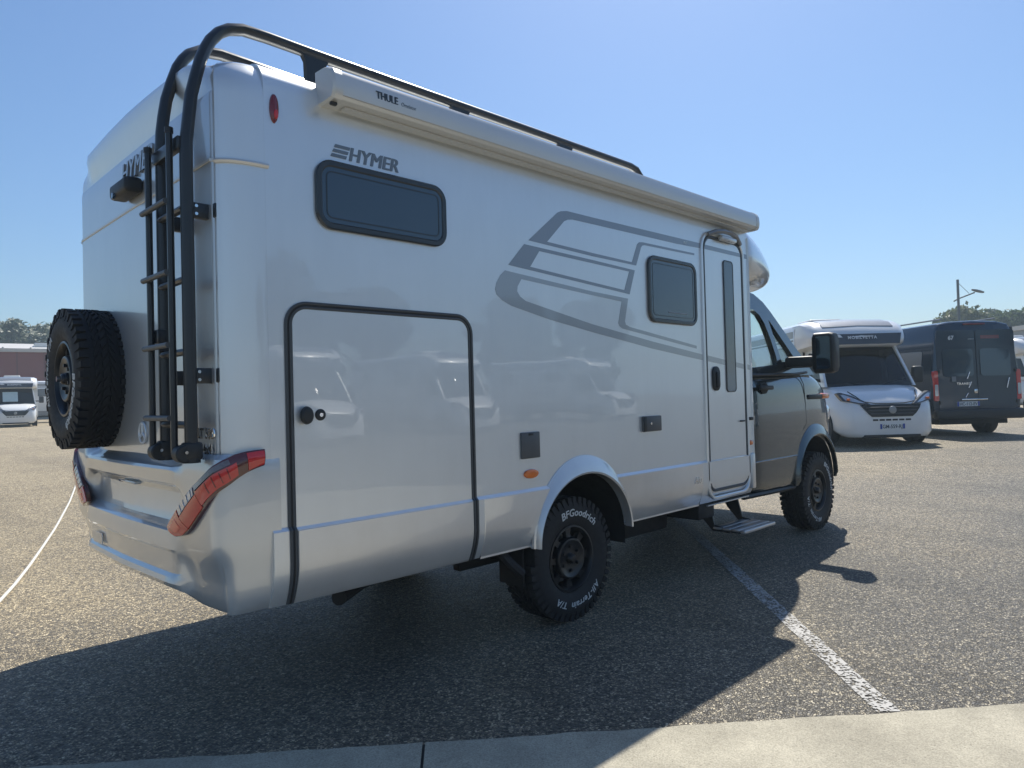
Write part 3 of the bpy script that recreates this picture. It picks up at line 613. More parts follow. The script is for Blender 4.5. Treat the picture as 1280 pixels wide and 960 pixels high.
cap = loft_rear('rear_cap', cap_plan+[(.241, .10), (.242, .13), (.242, .17), (.242, .25), (.241, .45), (.238, .75), (.235, 1.1)], cap_rows, (.075, .34), 'silver', .050)
# the recessed rear panel is let into the cap: build it as a slightly proud glossy sheet with a shadow gap around it
pan = MB(); L = []
ys = [.084, .094]+[.098+(W-.196)*k/24 for k in range(25)]+[W-.094, W-.084]
def px(y): return .2445 if min(y, W-y) < .09 else .230-.006*(1-((y-1.1)/1.0)**2)
for y in ys: L.append([(px(y), y, z) for z in (1.205, 1.6, 2.0, 2.4, 2.505)])
pan.loops(L, False, False, False); rp = vpart('rear_panel', pan, 'silver_rear', smooth=60)
L = []
pan2 = MB()
for y in ys: L.append([(px(y)+.001, y, z) for z in (2.522, 2.6, 2.7, 2.790)]+[(px(y)+.006, y, 2.815)])
pan2.loops(L, False, False, False); vpart('upper_rear_panel', pan2, 'silver_rear', smooth=60)
tr = MB(); L = []
for y in ys: L.append([(px(y)-.001, y, 2.505), (px(y)-.005, y, 2.508), (px(y)-.005, y, 2.519), (px(y)-.001, y, 2.522)])
tr.loops(L, False, False, False); vpart('rear_trim', tr, 'awning_alu')
for m_ in (0, 1):
    f_ = (lambda y: W-y) if m_ else (lambda y: y)
    tp = []
    for p in smooth_plan(cap_plan): tp.append((p.x-.003 if p.y > .02 else p.x, f_(p.y-.003), 2.505+.0*p.x))
    vpart('corner_trim', MB().tube(tp, .011, 6), 'awning_alu')
# rear lettering, camera, badges
vpart('rear_lettering', on_rear(T['hyr'], .218, 1.0, 2.665), 'stripe_dark', smooth=0, label='raised italic HYMER lettering high on the rear panel')
rc = vpart('rear_camera', MB().rbox(.135, .225, .93, 1.20, 2.555, 2.635, .022, 3), 'black_plastic'); vpart('camera_lens', MB().lathe([(0, -.02), (.016, -.02), (.018, 0)], 14).xf(lambda v: (.14+v.y*.6, 1.12+v.x, 2.565+v.z)), 'tinted', rc)
st = MB(); R_ = .052; L = []
for a in range(0, 361, 12): L.append((.215, .985+R_*math.cos(rad(a)), 1.322+R_*math.sin(rad(a))))
st.tube(L, .0055, 6, cap=False)
for a in (90, 210, 330): st.tube([(.215, .985, 1.322), (.215, .985+R_*math.cos(rad(a)), 1.322+R_*math.sin(rad(a)))], .0065, 6)
vpart('star_emblem', st, 'badge_bright')
vpart('model_lettering', on_rear(T['mlt'], .222, .200, 1.312), 'chrome', smooth=0); vpart('model_lettering', on_rear(T['x4'], .222, .160, 1.245), 'chrome', smooth=0)

# --- rear bumper
bplan = [(.470, -.006), (.40, -.004), (.33, -.002), (.27, .004), (.23, .016), (.205, .035), (.19, .07), (.182, .13), (.177, .22), (.172, .34), (.165, .5), (.157, .75), (.15, 1.1)]
brows = [(1.222, -.09, 1.245, -.03), (1.212, -.065, 1.225, -.008), (1.190, -.015, 1.19, .0), (1.178, .003, 1.16, .001), (1.165, .010, 1.14, .002), (1.105, .004, 1.085, .003), (1.090, -.012, 1.06, .003), (1.076, -.050, 1.03, .003), (1.05, -.060, 1.01, .003), (.945, -.054, .97, .003), (.918, -.045, .935, .002), (.900, -.004, .90, .001), (.888, .010, .87, .0), (.86, .014, .84, -.002), (.808, .018, .80, -.006), (.792, .008, .77, -.010), (.695, .000, .70, -.016), (.678, .014, .67, -.018), (.655, .020, .63, -.024), (.632, .008, .585, -.034), (.615, -.03, .556, -.05), (.615, -.20, .550, -.12)]
bumper = loft_rear('rear_bumper', bplan, brows, (.30, .44), 'silver_rear', sm=24)
vpart('bumper_underside', MB().rbox(.30, .50, .30, W-.30, .572, .60, .01), 'under_black', bumper)
vpart('tow_eye_cover', MB().poly([rrect(1.45, 1.62, .70, .76, .01, 3)], lambda a, b, d: (.146-d, a, b), .004), 'silver_rear', bumper)
vpart('licence_lamp', MB().rbox(.175, .215, 1.00, 1.26, 1.058, 1.074, .006), 'clear_lens', bumper)
# --- tail lamps
UP = [(.393, -.004, 1.261), (.355, -.003, 1.26), (.307, .0, 1.256), (.262, .007, 1.246), (.226, .019, 1.225), (.202, .043, 1.199), (.186, .099, 1.153), (.18, .171, 1.115), (.175, .261, 1.06), (.172, .349, .997), (.169, .412, .948), (.167, .449, .911)]
LO = [(.391, -.004, 1.191), (.354, -.003, 1.181), (.316, -.001, 1.167), (.279, .003, 1.147), (.247, .011, 1.123), (.221, .023, 1.098), (.2, .046, 1.061), (.188, .085, 1.019), (.182, .139, .974), (.178, .211, .922), (.175, .278, .887), (.171, .354, .875)]
def lamp_pt(i, t, out):                        # along the lamp (0..11), across (0 top .. 1 bottom), out of the surface
    i0 = min(int(i), 10); q = i-i0
    u = Vector(UP[i0]).lerp(Vector(UP[i0+1]), q); lo = Vector(LO[i0]).lerp(Vector(LO[i0+1]), q); p = u.lerp(lo, t)
    n_ = Vector((p.x-.48, p.y-.32, 0)); n_ = Vector((-.25-(.30 if p.y > .09 else 0), -1 if p.x > .22 else -.45, 0)).normalized() if False else (Vector((-.05, -1, 0)) if p.x > .25 else Vector((-1, -.05, 0)) if p.x < .182 else Vector((-(.25-p.x), -(p.x-.182), 0))).normalized()
    bulge = math.sin(math.pi*max(.0, min(1, t)))*.010
    return p+n_*(out+.010+bulge)
def lamp_patch(name, i0, i1, t0, t1, out, mats, parent, mirror, ni=16, nt_=8, skirt_=True):
    L = []
    for k in range(ni+1):
        i = i0+(i1-i0)*k/ni; row = []
        ts = [t0+(t1-t0)*j/nt_ for j in range(nt_+1)]
        row = [lamp_pt(i, ts[0], -.012)]+[lamp_pt(i, t, out) for t in ts]+[lamp_pt(i, ts[-1], -.012)]
        L.append([(p.x, W-p.y if mirror else p.y, p.z) for p in row])
    return vpart(name, MB().loops(L, True), mats, parent, 60)
for mir in (False, True):
    tl = lamp_patch('tail_lamp', 0, 11, 0, 1, .010, 'smoke_lens', None, mir, 30, 10)
    lamp_patch('red_lens', .10, 1.9, .08, .92, .0135, 'red_lens', tl, mir, 6)
    lamp_patch('brake_lens', 3.0, 6.85, .32, .88, .0135, 'red_lens', tl, mir, 10)
    lamp_patch('bulb_bowl', 9.5, 10.4, .28, .72, .0150, 'amber_red', tl, mir, 6)
    lamp_patch('reverse_lens', 3.6, 6.9, .06, .26, .0135, 'reverse_lens', tl, mir, 10)
    lamp_patch('indicator_lens', 7.1, 8.9, .04, .36, .0135, 'clear_lens', tl, mir, 8)
    lamp_patch('red_lens', 6.9, 8.98, .40, .95, .0135, 'red_lens', tl, mir, 8)
    lamp_patch('fog_lens', 9.02, 10.95, .04, .96, .0135, 'red_lens', tl, mir, 10)
    for k in range(4):
        lamp_patch('lens_rib', 7.3+k*.42, 7.36+k*.42, .05, .35, .0165, 'lamp_glass', tl, mir, 2, 4)
    for k in range(4):
        lamp_patch('lens_rib', 3.9+k*.6, 3.97+k*.6, .36, .80, .0150, 'deep_red_lens', tl, mir, 2, 4)

# --- wheels (built once, shared)
def tyre_mesh(R_=.40, wd=.26, rr=.212):
    mb = MB(); h_ = wd/2
    prof = [(rr-.006, -h_+.045), (rr+.006, -h_+.022), (rr+.03, -h_+.010), (rr+.07, -h_+.002), (R_-.075, -h_), (R_-.045, -h_+.010), (R_-.022, -h_+.028), (R_-.014, -h_+.05), (R_-.012, 0), (R_-.014, h_-.05), (R_-.022, h_-.028), (R_-.045, h_-.010), (R_-.075, h_), (rr+.07, h_-.002), (rr+.03, h_-.010), (rr+.006, h_-.022), (rr-.006, h_-.045)]
    mb.lathe(prof, 72)
    rnd = random.Random(3)
    def block(a, y, da, dy, r0, r1, sk=0):
        vs_ = []
        for r in (r0, r1):
            k = 1 if r == r0 else .88
            for sa, sy in ((-1, -1), (1, -1), (1, 1), (-1, 1)):
                an = a+sa*da*k*.5+sk*sy*dy*.5; vs_.append((r*math.cos(an), y+sy*dy*k*.5, r*math.sin(an)))
        mb.add(vs_, [(3, 2, 1, 0), (4, 5, 6, 7), (0, 1, 5, 4), (1, 2, 6, 5), (2, 3, 7, 6), (3, 0, 4, 7)])
    n = 46
    for k in range(n):
        a = 2*math.pi*k/n; st_ = 2*math.pi/n
        for s_ in (-1, 1):
            q = (k % 2)*.010
            block(a+(.25*st_ if s_ > 0 else 0), s_*(h_-.030-q*.4), st_*.66, .052, R_-.03, R_-.003, 0)
            # shoulder lugs wrapping to the side wall
            aa = a+(.25*st_ if s_ > 0 else 0); vs_ = []
            for r, y in ((R_-.052-q, h_-.004), (R_-.010, h_-.016)):
                for sa in (-1, 1):
                    for e in (0, .016): vs_.append((r*math.cos(aa+sa*st_*.30), s_*(y-e), r*math.sin(aa+sa*st_*.30)))
            vs_ = [(x, s_*(abs(y)+.004) if i % 2 == 0 else y, z) for i, (x, y, z) in enumerate(vs_)]
            mb.add(vs_, [(0, 2, 6, 4), (1, 5, 7, 3), (0, 4, 5, 1), (2, 3, 7, 6), (0, 1, 3, 2), (4, 6, 7, 5)])
        for y, off, sk in ((-.038, .5, 5.), (.038, 0, -5.), (0, .25, 3.)):
            block(a+off*st_, y, st_*.62, .030, R_-.03, R_-.001, sk)
    return mb.mesh('tyre', 'rubber', 30)
def rim_mesh(rr=.212, wd=.26):
    h_ = wd/2; mb = MB()
    mb.lathe([(rr+.004, -h_+.030), (rr+.002, -h_+.018), (rr-.010, -h_+.016), (rr-.016, -h_+.026), (rr-.022, -h_+.050), (rr-.030, -h_+.10), (rr-.034, .06), (rr-.01, h_-.03)], 48)
    # centre dish with raised ring
    mb.lathe([(0, -h_+.020), (.028, -h_+.020), (.034, -h_+.026), (.036, -h_+.040), (.062, -h_+.042), (.100, -h_+.030), (.118, -h_+.022), (.128, -h_+.024), (.134, -h_+.036), (.136, -h_+.070), (.10, -h_+.085), (0, -h_+.085)], 48)
    for k in range(8):                          # spokes
        a = 2*math.pi*k/8; c, s_ = math.cos(a), math.sin(a); L = []
        for r, y0, wv in ((.118, -h_+.040, .030), (.150, -h_+.050, .024), (rr-.024, -h_+.050, .034)):
            L.append([(r*c-q*s_, y, r*s_+q*c) for q, y in ((-wv, y0+.03), (-wv*.8, y0), (wv*.8, y0), (wv, y0+.03))])
        mb.loops(L, True)
    for k in range(6):                          # wheel nuts
        a = 2*math.pi*(k+.5)/6; mb.add(*(lambda m_: (m_.v, m_.f))(MB().lathe([(0, -h_+.022), (.010, -h_+.022), (.012, -h_+.045)], 8).xf(lambda v: (v.x+.078*math.cos(a), v.y, v.z+.078*math.sin(a)))))
    return mb.mesh('rim', 'rim_black', 35)
def brake_mesh():
    return MB().lathe([(0, -.02), (.16, -.02), (.165, -.01), (.165, .01), (.16, .02), (0, .02)], 32).mesh('brake_disc', 'galvanised', 35)
def ring_text(key, r, ang, y):                 # letters clockwise with their tops outward, seen from -y
    t = T[key]; mb = MB().add(t.v, t.f)
    def f_(v):
        a = rad(ang)-v.x/r; q = r+v.y; return (q*math.cos(a), y-v.z, q*math.sin(a))
    return mb.xf(f_)
tyre_me, rim_me, disc_me = tyre_mesh(), rim_mesh(), brake_mesh()
letter_a = ring_text('bfg', .276, 78, -.1305).mesh('tyre_lettering', 'tyre_white', 0); letter_b = ring_text('allt', .276, -68, -.1305).mesh('tyre_lettering', 'tyre_white', 0); letter_c = ring_text('ta', .276, -116, -.1305).mesh('tyre_lettering', 'tyre_white', 0)
cap_me = MB().lathe([(0, -.128), (.022, -.126), (.030, -.118), (.032, -.108)], 24).mesh('hub_cap', 'rim_black', 35)
def wheel(name, loc, rot, spin, disc=True, label=None):
    o = link(name, rim_me, V, Vector(loc)+V_OFF); o.rotation_euler = (Matrix.Rotation(rot, 3, 'Z') @ Matrix.Rotation(spin, 3, 'Y')).to_euler()
    for nm, me in (('tyre', tyre_me), ('tyre_lettering', letter_a), ('tyre_lettering', letter_b), ('tyre_lettering', letter_c), ('hub_cap', cap_me))+((('brake_disc', disc_me),) if disc else ()): link(nm, me, o)
    if label: o['label'] = label
    return o
YW = .04+.13
wheel('wheel', (2.496, YW, .40), 0, 0); wheel('wheel', (6.413, YW, .40), 0, rad(48))
wheel('wheel', (2.496, W-YW, .40), math.pi, rad(20)); wheel('wheel', (6.413, W-YW, .40), math.pi, rad(70))
wheel('spare_wheel', (.128, 1.665, 1.625), rad(-90), rad(108), False, 'spare wheel with black tyre mounted on the rear panel')
vpart('spare_carrier', MB().rbox(.10, .235, 1.50, 1.83, 1.45, 1.80, .02), 'black_metal')
vpart('spare_hub_bolt', MB().lathe([(0, -.03), (.016, -.03), (.018, 0)], 12).xf(lambda v: (.012+v.y, 1.665+v.x, 1.625+v.z)), 'chrome')

# --- chassis and underbody
ch = vpart('chassis', MB().box(.45, 4.9, .55, .65, .48, .60).box(.45, 4.9, W-.65, W-.55, .48, .60), 'under_black')
vpart('floor_pan', MB().box(.44, 2.03, .06, W-.06, .548, .562).box(3.06, 4.92, .06, W-.06, .535, .562).box(2.03, 3.06, .64, W-.64, .548, .58), 'under_black', ch)
vpart('rear_axle', MB().tube([(2.496, .2, .40), (2.496, W-.2, .40)], .055, 12).rbox(2.36, 2.63, .95, 1.25, .27, .53, .06), 'under_black', ch)
for y in (.42, W-.49): vpart('leaf_spring', MB().rbox(1.85, 3.15, y, y+.07, .38, .46, .01), 'under_black', ch)
vpart('front_axle', MB().tube([(6.413, .2, .40), (6.413, W-.2, .40)], .05, 12), 'under_black', ch)
vpart('waste_tank', MB().rbox(3.3, 4.0, .30, 1.2, .34, .55, .04), 'under_black', ch)
vpart('fuel_tank', MB().rbox(4.2, 5.0, 1.2, 1.95, .34, .55, .04), 'under_black', ch)
vpart('exhaust', MB().tube([(5.4, .9, .36), (4.2, .95, .36), (3.2, .9, .42), (2.0, .85, .42), (1.2, .5, .44), (.9, .25, .46)], .04, 10), 'under_black', ch)
for y in (.02, W-.24):
    vpart('mud_flap', MB().rbox(2.06, 2.075, y+.06, y+.27, .30, .57, .004), 'under_black', ch)
vpart('drain_pipe', MB().tube([(1.9, .12, .55), (1.93, .05, .47), (2.0, .03, .40)], .03, 8), 'under_black', ch)
vpart('steady_leg', MB().tube([(.62, .5, .54), (1.2, .48, .50)], .03, 8), 'under_black', ch)
# --- entry step
sp = vpart('entry_step', MB().rbox(4.32, 4.86, -.205, -.155, .300, .330, .010), 'step_alu')
for y0, y1 in ((-.150, -.075), (-.068, .005), (.012, .085)): vpart('tread', MB().rbox(4.32, 4.86, y0, y1, .312, .330, .005), 'step_alu', sp)
vpart('tread_base', MB().rbox(4.33, 4.85, -.17, .10, .298, .311, .003), 'black_metal', sp)
for x in (4.345, 4.825): vpart('step_arm', MB().poly([[(.10, .295), (-.06, .290), (-.06, .315), (.08, .345), (.14, .56), (.30, .56), (.22, .42)]], lambda a, b, d: (x-.008+d, a, b), .016), 'black_metal', sp)
vpart('step_plate', MB().rbox(4.16, 4.86, .03, .20, .522, .534, .003), 'step_alu', sp)
vpart('step_housing', MB().rbox(4.05, 4.30, .05, .55, .42, .55, .02), 'under_black', sp)

# --- cab
def loft_x(st, mirror_y=1.1):
    L = []
    for x, prof in st:
        L.append([(x, y, z) for y, z in prof]+[(x, 2*mirror_y-y, z) for y, z in reversed(prof)])
    return L
def cab_prof(ys_, zb, zt, ze, ins, cr=0):
    # bottom to top on the right side: sill, belly, shoulder, top
    h_ = ze-zb
    return [(ys_+.30, zb), (ys_+.05, zb), (ys_+.012, zb+.03), (ys_-.006, zb+h_*.12), (ys_-.012, zb+h_*.30), (ys_-.006, zb+h_*.34), (ys_-.008, zb+h_*.55), (ys_-.002, zb+h_*.75), (ys_+.012, zb+h_*.90), (ys_+.03, ze-.03), (ys_+.06, ze), (ys_+.10+ins, ze+(zt-ze)*.35), (ys_+.35+ins, ze+(zt-ze)*.8), (1.08, zt)]
st = []
for x, y_, zb, zt, ze, ins in ((4.86, .085, .50, 1.60, 1.585, 0), (5.2, .078, .49, 1.60, 1.585, 0), (5.6, .072, .485, 1.60, 1.588, 0), (6.0, .072, .48, 1.61, 1.595, 0), (6.25, .075, .48, 1.70, 1.615, 0), (6.5, .080, .48, 1.71, 1.60, .02), (6.7, .092, .47, 1.665, 1.545, .04), (6.9, .125, .46, 1.58, 1.46, .06), (7.05, .185, .45, 1.50, 1.36, .08), (7.17, .28, .45, 1.40, 1.22, .10), (7.26, .42, .46, 1.26, 1.06, .10), (7.32, .62, .50, 1.02, .88, .05)):
    st.append((x, cab_prof(y_, zb, zt, ze, ins)))
cabb = vpart('cab_body', MB().loops(loft_x(st)), 'graphite', smooth=40)
FA = (6.415, .52, .462, .455)
md = cabb.modifiers.new('s', 'SUBSURF'); md.levels = 2; md.render_levels = 2
dg = bpy.context.evaluated_depsgraph_get(); nm = bpy.data.meshes.new_from_object(cabb.evaluated_get(dg)); cabb.modifiers.clear(); cabb.data = nm
for y0, y1 in ((-.2, .55), (W-.55, W+.2)):
    cut(cabb, [ell(*FA)+[(FA[0]-FA[2], .3), (FA[0]+FA[2], .3)]], y0, y1, True)
liner(*FA, .075, .545); liner(*FA, W-.545, W-.075)
for mir in (False, True): flare(6.415, .55, .520, .540, .462, .428, .070, .030, 'graphite', mir, zl=.50, yr=.05)
# greenhouse: side frames with see-through panes
def gy(z): return .098+(z-1.59)*.185
def gfn(mir): return (lambda a, b, d: (a, (W-gy(b)-d if mir else gy(b)+d), b))
outer = [(4.88, 1.575), (6.52, 1.60), (6.44, 1.665), (6.28, 1.81), (6.02, 2.03), (5.78, 2.235), (5.66, 2.32), (5.50, 2.385), (5.25, 2.42), (4.88, 2.43)]
win1 = [(5.02, 1.655), (5.70, 1.70), (5.70, 1.78), (5.66, 1.95), (5.60, 2.10), (5.53, 2.18), (5.43, 2.225), (5.02, 2.235)]
win2 = [(5.80, 1.725), (6.13, 1.745), (6.05, 1.83), (5.87, 1.995), (5.73, 2.125), (5.70, 2.14), (5.75, 1.95)]
for mir in (False, True):
    gf = vpart('cab_pillars', MB().poly([outer, win1, win2], gfn(mir), .055), 'graphite', smooth=30)
    for q in (win1, win2): vpart('side_glass', MB().poly([inset(q, -.006)], (lambda a, b, d, m_=mir: (a, (W-gy(b)-.03-d if m_ else gy(b)+.03+d), b)), .004), 'cab_glass', gf)
    # door lines, handle
    yb = (lambda y: W-y) if mir else (lambda y: y)
    def strip3(name, pts, r, m_, parent): return vpart(name, MB().tube([(x, yb(y), z) for x, y, z in pts], r, 6), m_, parent)
    strip3('door_gap', [(6.12, .094, 1.60), (6.19, .080, 1.50), (6.205, .074, 1.3), (6.20, .070, 1.1), (6.12, .066, 1.05)], .004, 'under_black', gf)
    strip3('belt_trim', [(4.9, .098, 1.592), (5.5, .090, 1.598), (6.0, .090, 1.606), (6.30, .094, 1.625)], .014, 'black_plastic', gf)
    hb = vpart('door_handle', MB().rbox(5.16, 5.42, min(yb(.030), yb(.062)), max(yb(.030), yb(.062)), 1.455, 1.495, .012), 'black_plastic', gf)
    vpart('handle_cup', MB().lathe([(0, -.004), (.055, -.004), (.06, 0)], 18).xf(lambda v: (5.30+v.x*1.4, yb(.072+v.y), 1.472+v.z*.9)), 'under_black', hb)
    strip3('side_moulding', [(4.9, .070, .80), (5.5, .062, .80), (5.93, .060, .80)], .008, 'graphite', gf)
    strip3('sill', [(4.9, .11, .50), (5.5, .10, .49), (5.93, .10, .485)], .022, 'black_plastic', gf)
    fl = vpart('fender_trim', MB().rbox(6.28, 6.62, min(yb(.060), yb(.1)), max(yb(.060), yb(.1)), 1.345, 1.395, .012), 'black_plastic', gf)
    vpart('side_indicator', MB().rbox(6.60, 6.80, min(yb(.056), yb(.12)), max(yb(.056), yb(.12)), 1.345, 1.405, .02), 'amber', gf)
    # mirror on a long arm
    arm = vpart('mirror_arm', MB().rbox(5.86, 6.05, min(yb(-.155), yb(.13)), max(yb(-.155), yb(.13)), 1.665, 1.775, .03), 'black_plastic', gf)
    mb = MB(); L = []
    for y, k in ((-.160, .9), (-.175, 1), (-.315, 1), (-.350, .93), (-.360, .8)):
        L.append([(5.93+(a)*k, yb(y), 1.795+b*k) for a, b in rrect(-.10, .07, -.195, .195, .05, 4)])
    mb.loops(L); mh = vpart('mirror_housing', mb, 'black_plastic', gf)
    vpart('mirror_glass', MB().poly([rrect(-.342, -.182, 1.64, 1.95, .03, 4)], (lambda a, b, d: (5.822+d+(a+.182)*.20+.012, yb(a), b)), .004), 'mirror_dark', mh)
# windscreen, roof, dash, seats
ws_n = 12; L = []
for k in range(ws_n+1):
    t = k/ws_n; y = gy(1.72)+.03+(W-2*gy(1.72)-.06)*t; bow = .16*(1-(2*t-1)**2); y2 = gy(2.36)+.03+(W-2*gy(2.36)-.06)*t
    L.append([(6.40+bow, y, 1.70), (6.22+bow, (y*2+y2)/3, 1.87), (5.92+bow*.9, (y+y2*2)/3, 2.13), (5.64+bow*.7, y2, 2.375)])
vpart('windscreen', MB().loops(L, False, False, False), 'cab_glass', smooth=60)
vpart('cab_roof', MB().loops([[(x, y, z) for y, z in ((.25, zt-.06), (.30, zt-.01), (.6, zt+.02), (1.1, zt+.03), (1.6, zt+.02), (1.9, zt-.01), (1.95, zt-.06))] for x, zt in ((4.9, 2.45), (5.4, 2.44), (5.66, 2.39))]), 'graphite')
vpart('dashboard', MB().rbox(5.86, 6.35, .16, W-.16, 1.40, 1.665, .06, 3), 'seat_dark')
for y in (.28, 1.32): 
    s_ = vpart('cab_seat', MB().rbox(5.12, 5.30, y, y+.52, 1.15, 1.78, .06, 3), 'seat_dark'); vpart('headrest', MB().rbox(5.12, 5.24, y+.13, y+.39, 1.80, 2.0, .05, 3), 'seat_dark', s_)
vpart('steering_wheel', MB().tube([(5.74+.06*math.sin(a), 1.58+.19*math.cos(a), 1.60+.17*math.sin(a)) for a in [2*math.pi*k/24 for k in range(25)]], .016, 6), 'seat_dark')
# front details
for mir in (False, True):
    yb = (lambda y: W-y) if mir else (lambda y: y)
    vpart('headlight', MB().rbox(6.98, 7.20, min(yb(.20), yb(.48)), max(yb(.20), yb(.48)), 1.08, 1.28, .06, 3), 'lamp_glass')
    L = []
vpart('front_grille', MB().rbox(7.28, 7.345, .60, W-.60, .72, 1.02, .04), 'black_plastic')
# --- cap over the cab
def cap_prof(ins, zb, zt, zs):
    return [(1.08, zb), (ins+.45, zb), (ins+.18, zb+.01), (ins+.05, zb+(zs-zb)*.45), (ins+.012, zs-.02), (ins, zs+.02), (ins+.012, zs+(zt-zs)*.35), (ins+.05, zs+(zt-zs)*.72), (ins+.12, zt-.03), (ins+.22, zt-.008), (ins+.5, zt+.010), (1.08, zt+.018)]
st = [(4.86, cap_prof(.002, 2.41, 3.010, 2.63)), (5.05, cap_prof(.010, 2.41, 2.985, 2.63)), (5.3, cap_prof(.050, 2.42, 2.925, 2.625)), (5.55, cap_prof(.115, 2.44, 2.855, 2.615)), (5.8, cap_prof(.205, 2.455, 2.775, 2.60)), (6.0, cap_prof(.305, 2.465, 2.705, 2.585)), (6.14, cap_prof(.42, 2.475, 2.655, 2.572)), (6.22, cap_prof(.58, 2.50, 2.615, 2.565))]
cc = vpart('cab_cap', MB().loops(loft_x(st)), 'silver', smooth=60); md = cc.modifiers.new('s', 'SUBSURF'); md.levels = 1; md.render_levels = 2
L = []
for x, y0, z in ((5.10, .19, 2.978), (5.3, .23, 2.925), (5.55, .295, 2.855), (5.8, .385, 2.776), (6.0, .49, 2.707), (6.12, .60, 2.665), (6.17, .68, 2.648)):
    L.append([(x, y0, z-.05), (x, y0, z+.002), (x, y0+.04, z+.018), (x, 1.1, z+.036), (x, W-y0-.04, z+.018), (x, W-y0, z+.002), (x, W-y0, z-.05)])
vpart('cap_window', MB().loops(L, True), 'tinted', smooth=50)
vpart('roof_hatch', MB().rbox(2.2, 2.9, .8, 1.5, 3.03, 3.10, .03), 'white_old'); vpart('roof_hatch', MB().rbox(4.0, 4.5, .85, 1.35, 3.03, 3.10, .03), 'white_old')

# ================================================================== OTHER MOTORHOMES (white, semi-integrated)
def small_wheel(parent, x, y, z, R_=.33, side=1, mats=('rubber', 'galvanised')):
    o = part('wheel', MB().lathe([(.20, -.09), (.27, -.11), (R_-.02, -.10), (R_, -.07), (R_, .07), (R_-.02, .10), (.27, .11), (.20, .09)], 32).xf(lambda v: (x+v.x, y+v.y, z+v.z)), mats[0], parent)
    part('rim', MB().lathe([(0, -.05), (.06, -.06), (.10, -.03), (.17, -.05), (.205, -.085), (.205, .06), (0, .06)], 24).xf(lambda v: (x+v.x, y+side*v.y, z+v.z)), mats[1], o); return o
def make_rv():
    o = thing('parked_motorhome', 'x', 'motorhome')
    # house body: y -1.15..1.15, x -3.45..1.3
    sec_ = [(-1.12, .48), (1.12, .48), (1.15, .55), (1.15, 2.60), (1.10, 2.72), (.98, 2.79), (0, 2.82), (-.98, 2.79), (-1.10, 2.72), (-1.15, 2.60), (-1.15, .55)]
    L = []
    for x, k in ((-3.45, .93), (-3.38, 1), (1.35, 1)): L.append([(x, y*k, 1.6+(z-1.6)*k) for y, z in sec_])
    part('body', MB().loops(L), 'white_paint', o, 35)
    for s_ in (1, -1):
        for x0, x1, z0, z1 in ((-2.7, -1.9, 1.75, 2.25), (-.2, .9, 1.75, 2.25)):
            wv = part('window', MB().poly([rrect(x0, x1, z0, z1, .07, 4)], lambda a, b, d: (a, s_*(1.152+d), b), .015), 'window_frame', o); part('pane', MB().poly([rrect(x0+.04, x1-.04, z0+.04, z1-.04, .05, 4)], lambda a, b, d: (a, s_*(1.166+d), b), .004), 'tinted', wv)
        part('side_band', MB().poly([[(-3.35, 2.36), (1.3, 2.36), (1.3, 2.40), (-3.35, 2.40)]], lambda a, b, d: (a, s_*(1.151+d), b), .003), 'dark_grey_panel', o, 0)
        part('side_band', MB().poly([[(-3.35, 2.42), (1.3, 2.44), (1.3, 2.60), (-3.35, 2.58)]], lambda a, b, d: (a, s_*(1.151+d), b), .003), 'grey_panel', o, 0)
        part('side_skirt', MB().poly([[(-3.3, .50), (1.3, .50), (1.3, .78), (-3.3, .78)]], lambda a, b, d: (a, s_*(1.151+d), b), .004), 'grey_panel', o, 0)
    # cap over cab
    st_ = []
    def cp(hw, zb, zt): return [(-hw*.8, zb), (hw*.8, zb), (hw*.97, zb+.06), (hw, (zb+zt)/2), (hw*.97, zt-.08), (hw*.85, zt-.01), (0, zt+.02), (-hw*.85, zt-.01), (-hw*.97, zt-.08), (-hw, (zb+zt)/2), (-hw*.97, zb+.06)]
    L = [[(x, y, z) for y, z in cp(hw, zb, zt)] for x, hw, zb, zt in ((1.2, 1.15, 2.08, 2.80), (1.6, 1.14, 2.10, 2.80), (1.95, 1.10, 2.13, 2.72), (2.15, 1.04, 2.16, 2.58), (2.28, .96, 2.20, 2.42), (2.30, .85, 2.24, 2.36))]
    part('cab_cap', MB().loops(L), 'white_paint', o, 50)
    # darker roof panel and front band
    L = [[(x, y, z) for y, z in ((-hw, zt-.04), (-hw, zt+.012), (0, zt+.034), (hw, zt+.012), (hw, zt-.04))] for x, hw, zt in ((1.25, .80, 2.80), (1.6, .80, 2.80), (1.95, .80, 2.715), (2.12, .80, 2.605))]
    part('roof_window', MB().loops(L), 'grey_panel', o, 50)
    part('front_band', MB().loops([[(x0_+dx, y, z) for y, z, dx in ((-.84, 2.20, .0), (.84, 2.20, 0), (.90, 2.44, -.05), (-.90, 2.44, -.05))] for x0_ in (2.20, 2.335)]), 'dark_grey_panel', o)
    t = T['mob']; mb = MB().add(t.v, t.f).xf(lambda v: (2.338+v.z-(v.y-.0)*.2, v.x, 2.32+v.y)); part('cap_lettering', mb, 'white_paint', o, 0)
    part('logo_flash', MB().poly([[(-.78, 2.43), (-.50, 2.43), (-.44, 2.36), (-.60, 2.36)]], lambda a, b, d: (2.343-(b-2.32)*.2-d, a, b), .004), 'white_paint', o, 0)
    # cab: lower body
    def cbp(hw, zb, zt): return [(-hw*.9, zb), (hw*.9, zb), (hw, zb+.10), (hw*1.0, (zb+zt)*.5), (hw*.97, zt-.12), (hw*.86, zt-.02), (hw*.5, zt+.015), (0, zt+.03), (-hw*.5, zt+.015), (-hw*.86, zt-.02), (-hw*.97, zt-.12), (-hw, (zb+zt)*.5), (-hw, zb+.10)]
